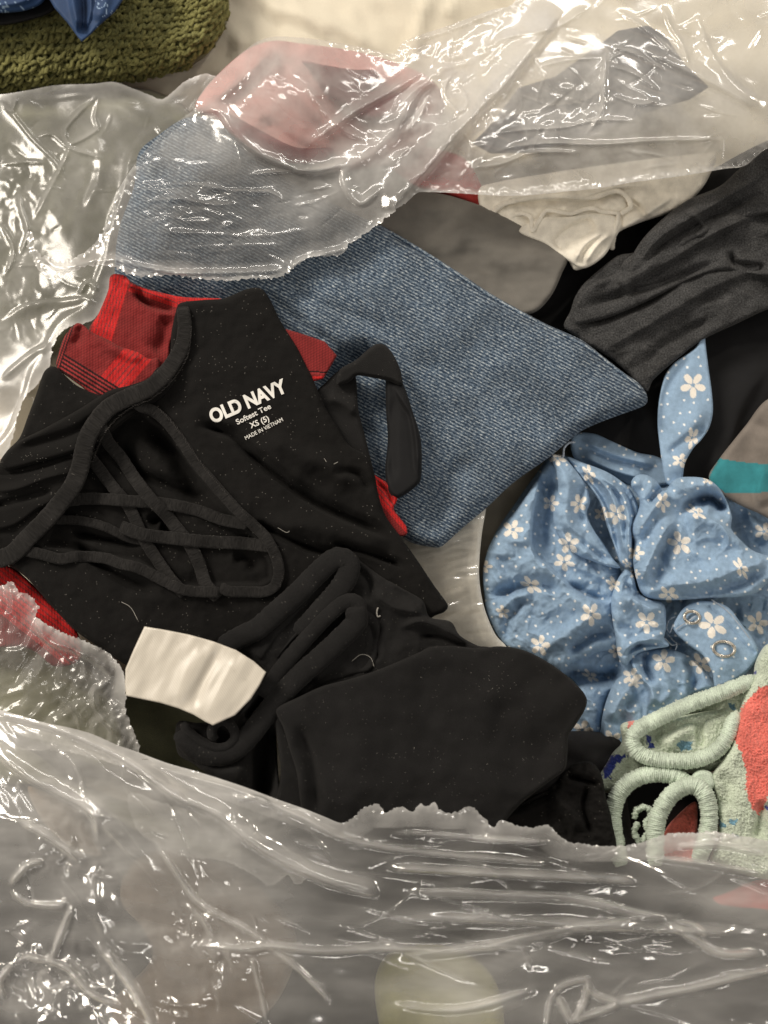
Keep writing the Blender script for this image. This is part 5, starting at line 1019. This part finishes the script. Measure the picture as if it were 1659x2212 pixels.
FDF = [([(-60, 1530), (60, 1556), (150, 1585), (240, 1625), (300, 1660), (380, 1720), (470, 1760), (560, 1830), (700, 1900), (829, 1935)], 22, 9, 30, 'g', .05), ([(300, 1640), (400, 1675), (520, 1710), (660, 1770), (740, 1810), (829, 1830), (1000, 1850)], 12, 4, 9, 'c'),
       ([(500, 1710), (520, 1725), (560, 1722), (590, 1740)], 8, 3, 3, 'c'), ([(-40, 1600), (60, 1680), (120, 1710), (200, 1760), (216, 1830)], 20, 8, 26), ([(30, 1770), (90, 1800), (150, 1840), (180, 1870)], 16, 6, 12), ([(18, 1920), (60, 1950), (130, 1955), (150, 1940)], 12, 3, 5, 'c'), ([(20, 1915), (60, 1870), (100, 1860)], 12, 5, 8),
       ([(330, 1810), (370, 1870), (430, 1950), (520, 2000), (600, 2050)], 12, 5, 7), ([(400, 1950), (440, 1990), (460, 2030)], 8, 3, 4, 'c'), ([(200, 2030), (260, 2100), (300, 2160), (340, 2230)], 14, 8, 14), ([(160, 1950), (130, 2020), (110, 2080)], 12, 6, 8), ([(20, 2090), (60, 2070), (140, 2090), (200, 2150), (280, 2180)], 14, 5, 8), ([(10, 2160), (0, 2120), (30, 2080)], 12, 5, 6),
       ([(400, 2040), (520, 2050), (580, 2045), (700, 2055), (829, 2050), (940, 2052), (1060, 2045), (1160, 2050)], 14, 4, 9, 'c', .15), ([(580, 2045), (640, 2090), (700, 2150), (720, 2180)], 9, 4, 8), ([(540, 2060), (560, 2130), (580, 2220)], 8, 3, 4, 'c'),
       ([(829, 1802), (900, 1800), (1000, 1808), (1100, 1818), (1180, 1825)], 9, 3, 5, 'c'), ([(880, 1840), (1000, 1850), (1100, 1858), (1200, 1868)], 10, 3, 7, 'c'), ([(829, 1875), (1000, 1885), (1140, 1893), (1290, 1900), (1390, 1908)], 15, 5, 12, 'g', .1), ([(829, 1930), (950, 1925), (1060, 1930), (1250, 1940), (1400, 1975), (1520, 1985)], 12, 14, 6),
       ([(829, 1990), (940, 1985), (1100, 1990), (1250, 2000), (1420, 2010), (1659, 2020)], 11, 6, 16), ([(829, 2065), (1000, 2050), (1200, 2010), (1380, 1985), (1430, 1985)], 14, 16, 5), ([(1430, 1985), (1500, 2030), (1560, 2060), (1659, 2060)], 12, 6, 10),
       ([(1330, 2170), (1400, 2155), (1500, 2135), (1600, 2110), (1700, 2090)], 14, 4, 10, 'c', .08), ([(1195, 2140), (1230, 2122), (1268, 2118), (1262, 2160), (1235, 2205), (1205, 2150)], 14, 4, 4, 'c', .05), ([(1262, 2130), (1290, 2150), (1330, 2170), (1240, 2205)], 14, 4, 4, 'c', .05), ([(1180, 2230), (1190, 2160), (1210, 2130)], 9, 3, 4, 'c'), ([(829, 2170), (1000, 2180), (1180, 2130)], 9, 10, 10),
       ([(1450, 1990), (1500, 2000), (1530, 2030)], 9, 4, 6), ([(1040, 1790), (1060, 1810), (1200, 1820)], 7, 4, 4), ([(1380, 1850), (1500, 1862), (1659, 1890)], 9, 10, 5), ([(1450, 1830), (1560, 1825), (1659, 1850)], 9, 8, 5)]
def fd_h(u, v, d):
    return 0.05 + 0.2 * blob(u, v, 950, 2120, 170, 100) + 0.2 * blob(u, v, 1620, 1940, 130, 70) + edge_w(d, 6, 0.22) + 0.24 * np.exp(-((d - 10) / 34) ** 2) + 0.22 * (1 - sstep(350, 1000, u)) * (1 - sstep(1640, 2080, v - 0.35 * u)) + 0.12 * (1 - sstep(500, 800, u)) + 0.16 * sstep(1200, 1600, u) * (1 - sstep(1820, 2040, v))  \
        + 0.10 * fbm(u / 200, v / 90, 91, 2) + 0.12 * sstep(2060, 2110, v + 0.1 * (u - 829)) * sstep(829, 1000, u)
sheet('front_panel', FD, fd_base, M_FILMP, BAG, g=2.6, rim=0, skirt=0, fs=0.75, ws=0.8, hzf=0.27, zf=fd_z, fold=FDF + creases(60, (-40, 1600, 700, 2212), 42, 24, 110, 2.4, 3.2, 6) + creases(50, (640, 1800, 1659, 2060), 4, 7, 260, 2.2, 3.0, 7) + creases(12, (800, 2060, 1659, 2212), -10, 14, 220, 2.2, 4.0, 8), haze=fd_h, rest=top_map(8, 8), clear=6, soft=2, torn=(2.6, 10, 13, lambda x, y: (x > 745) * 1.0 + 0.05))

# ------------------------------------------------------------------ lint and stray hairs on the black cloth
tml = top_map(0, 1)
for q in ([(760, 1428), (780, 1414), (800, 1420), (808, 1440)], [(262, 1300), (282, 1312), (298, 1340)], [(60, 905), (68, 885), (72, 860), (60, 862)], [(700, 990), (712, 1005), (730, 998)], [(600, 1140), (622, 1150), (632, 1130)], [(300, 1640), (320, 1640)]):
    tube('stray_hair', q, 0.55, 0.55, M_LINT, TEE, zoff=1.5, n=4, step=3, restmap=tml, addtop=False)
tube('thread_scrap', [(817, 1312), (814, 1322), (816, 1332), (822, 1330)], 1.6, 1.6, M_LINT, LG, zoff=3, n=6, step=2, restmap=tml, addtop=False)
rr = np.random.RandomState(11); parts = []
cl = [(rr.uniform(0, 1260), rr.uniform(640, 1780), rr.uniform(20, 120)) for _ in range(26)]
for k in range(560):
    c = cl[rr.randint(26)]; u = c[0] + rr.normal() * c[2]; v = c[1] + rr.normal() * c[2]
    if not (pin(np.array([u]), np.array([v]), TO)[0] or pin(np.array([u]), np.array([v]), PA)[0]): continue
    z = float(top_at(np.array([u]), np.array([v]))[0]) + 0.6; a = rr.uniform(0, 3.14); l = rr.uniform(0.5, 1.6) * (2.2 if rr.rand() < .06 else 1); w = 0.32
    d = np.array([math.cos(a), math.sin(a), 0]); s = np.array([-d[1], d[0], 0]); p = np.array([u, v, z])
    V3 = np.array([p - d * l, p + s * w, p + d * l, p - s * w, p + [0, 0, 0.8]])
    parts.append((V3, np.array([[0, 1, 4], [1, 2, 4], [2, 3, 4], [3, 0, 4]]), V3[:, :2] / 100))
merge('lint_specks', parts, M_LINT, TEE, kind='stuff')
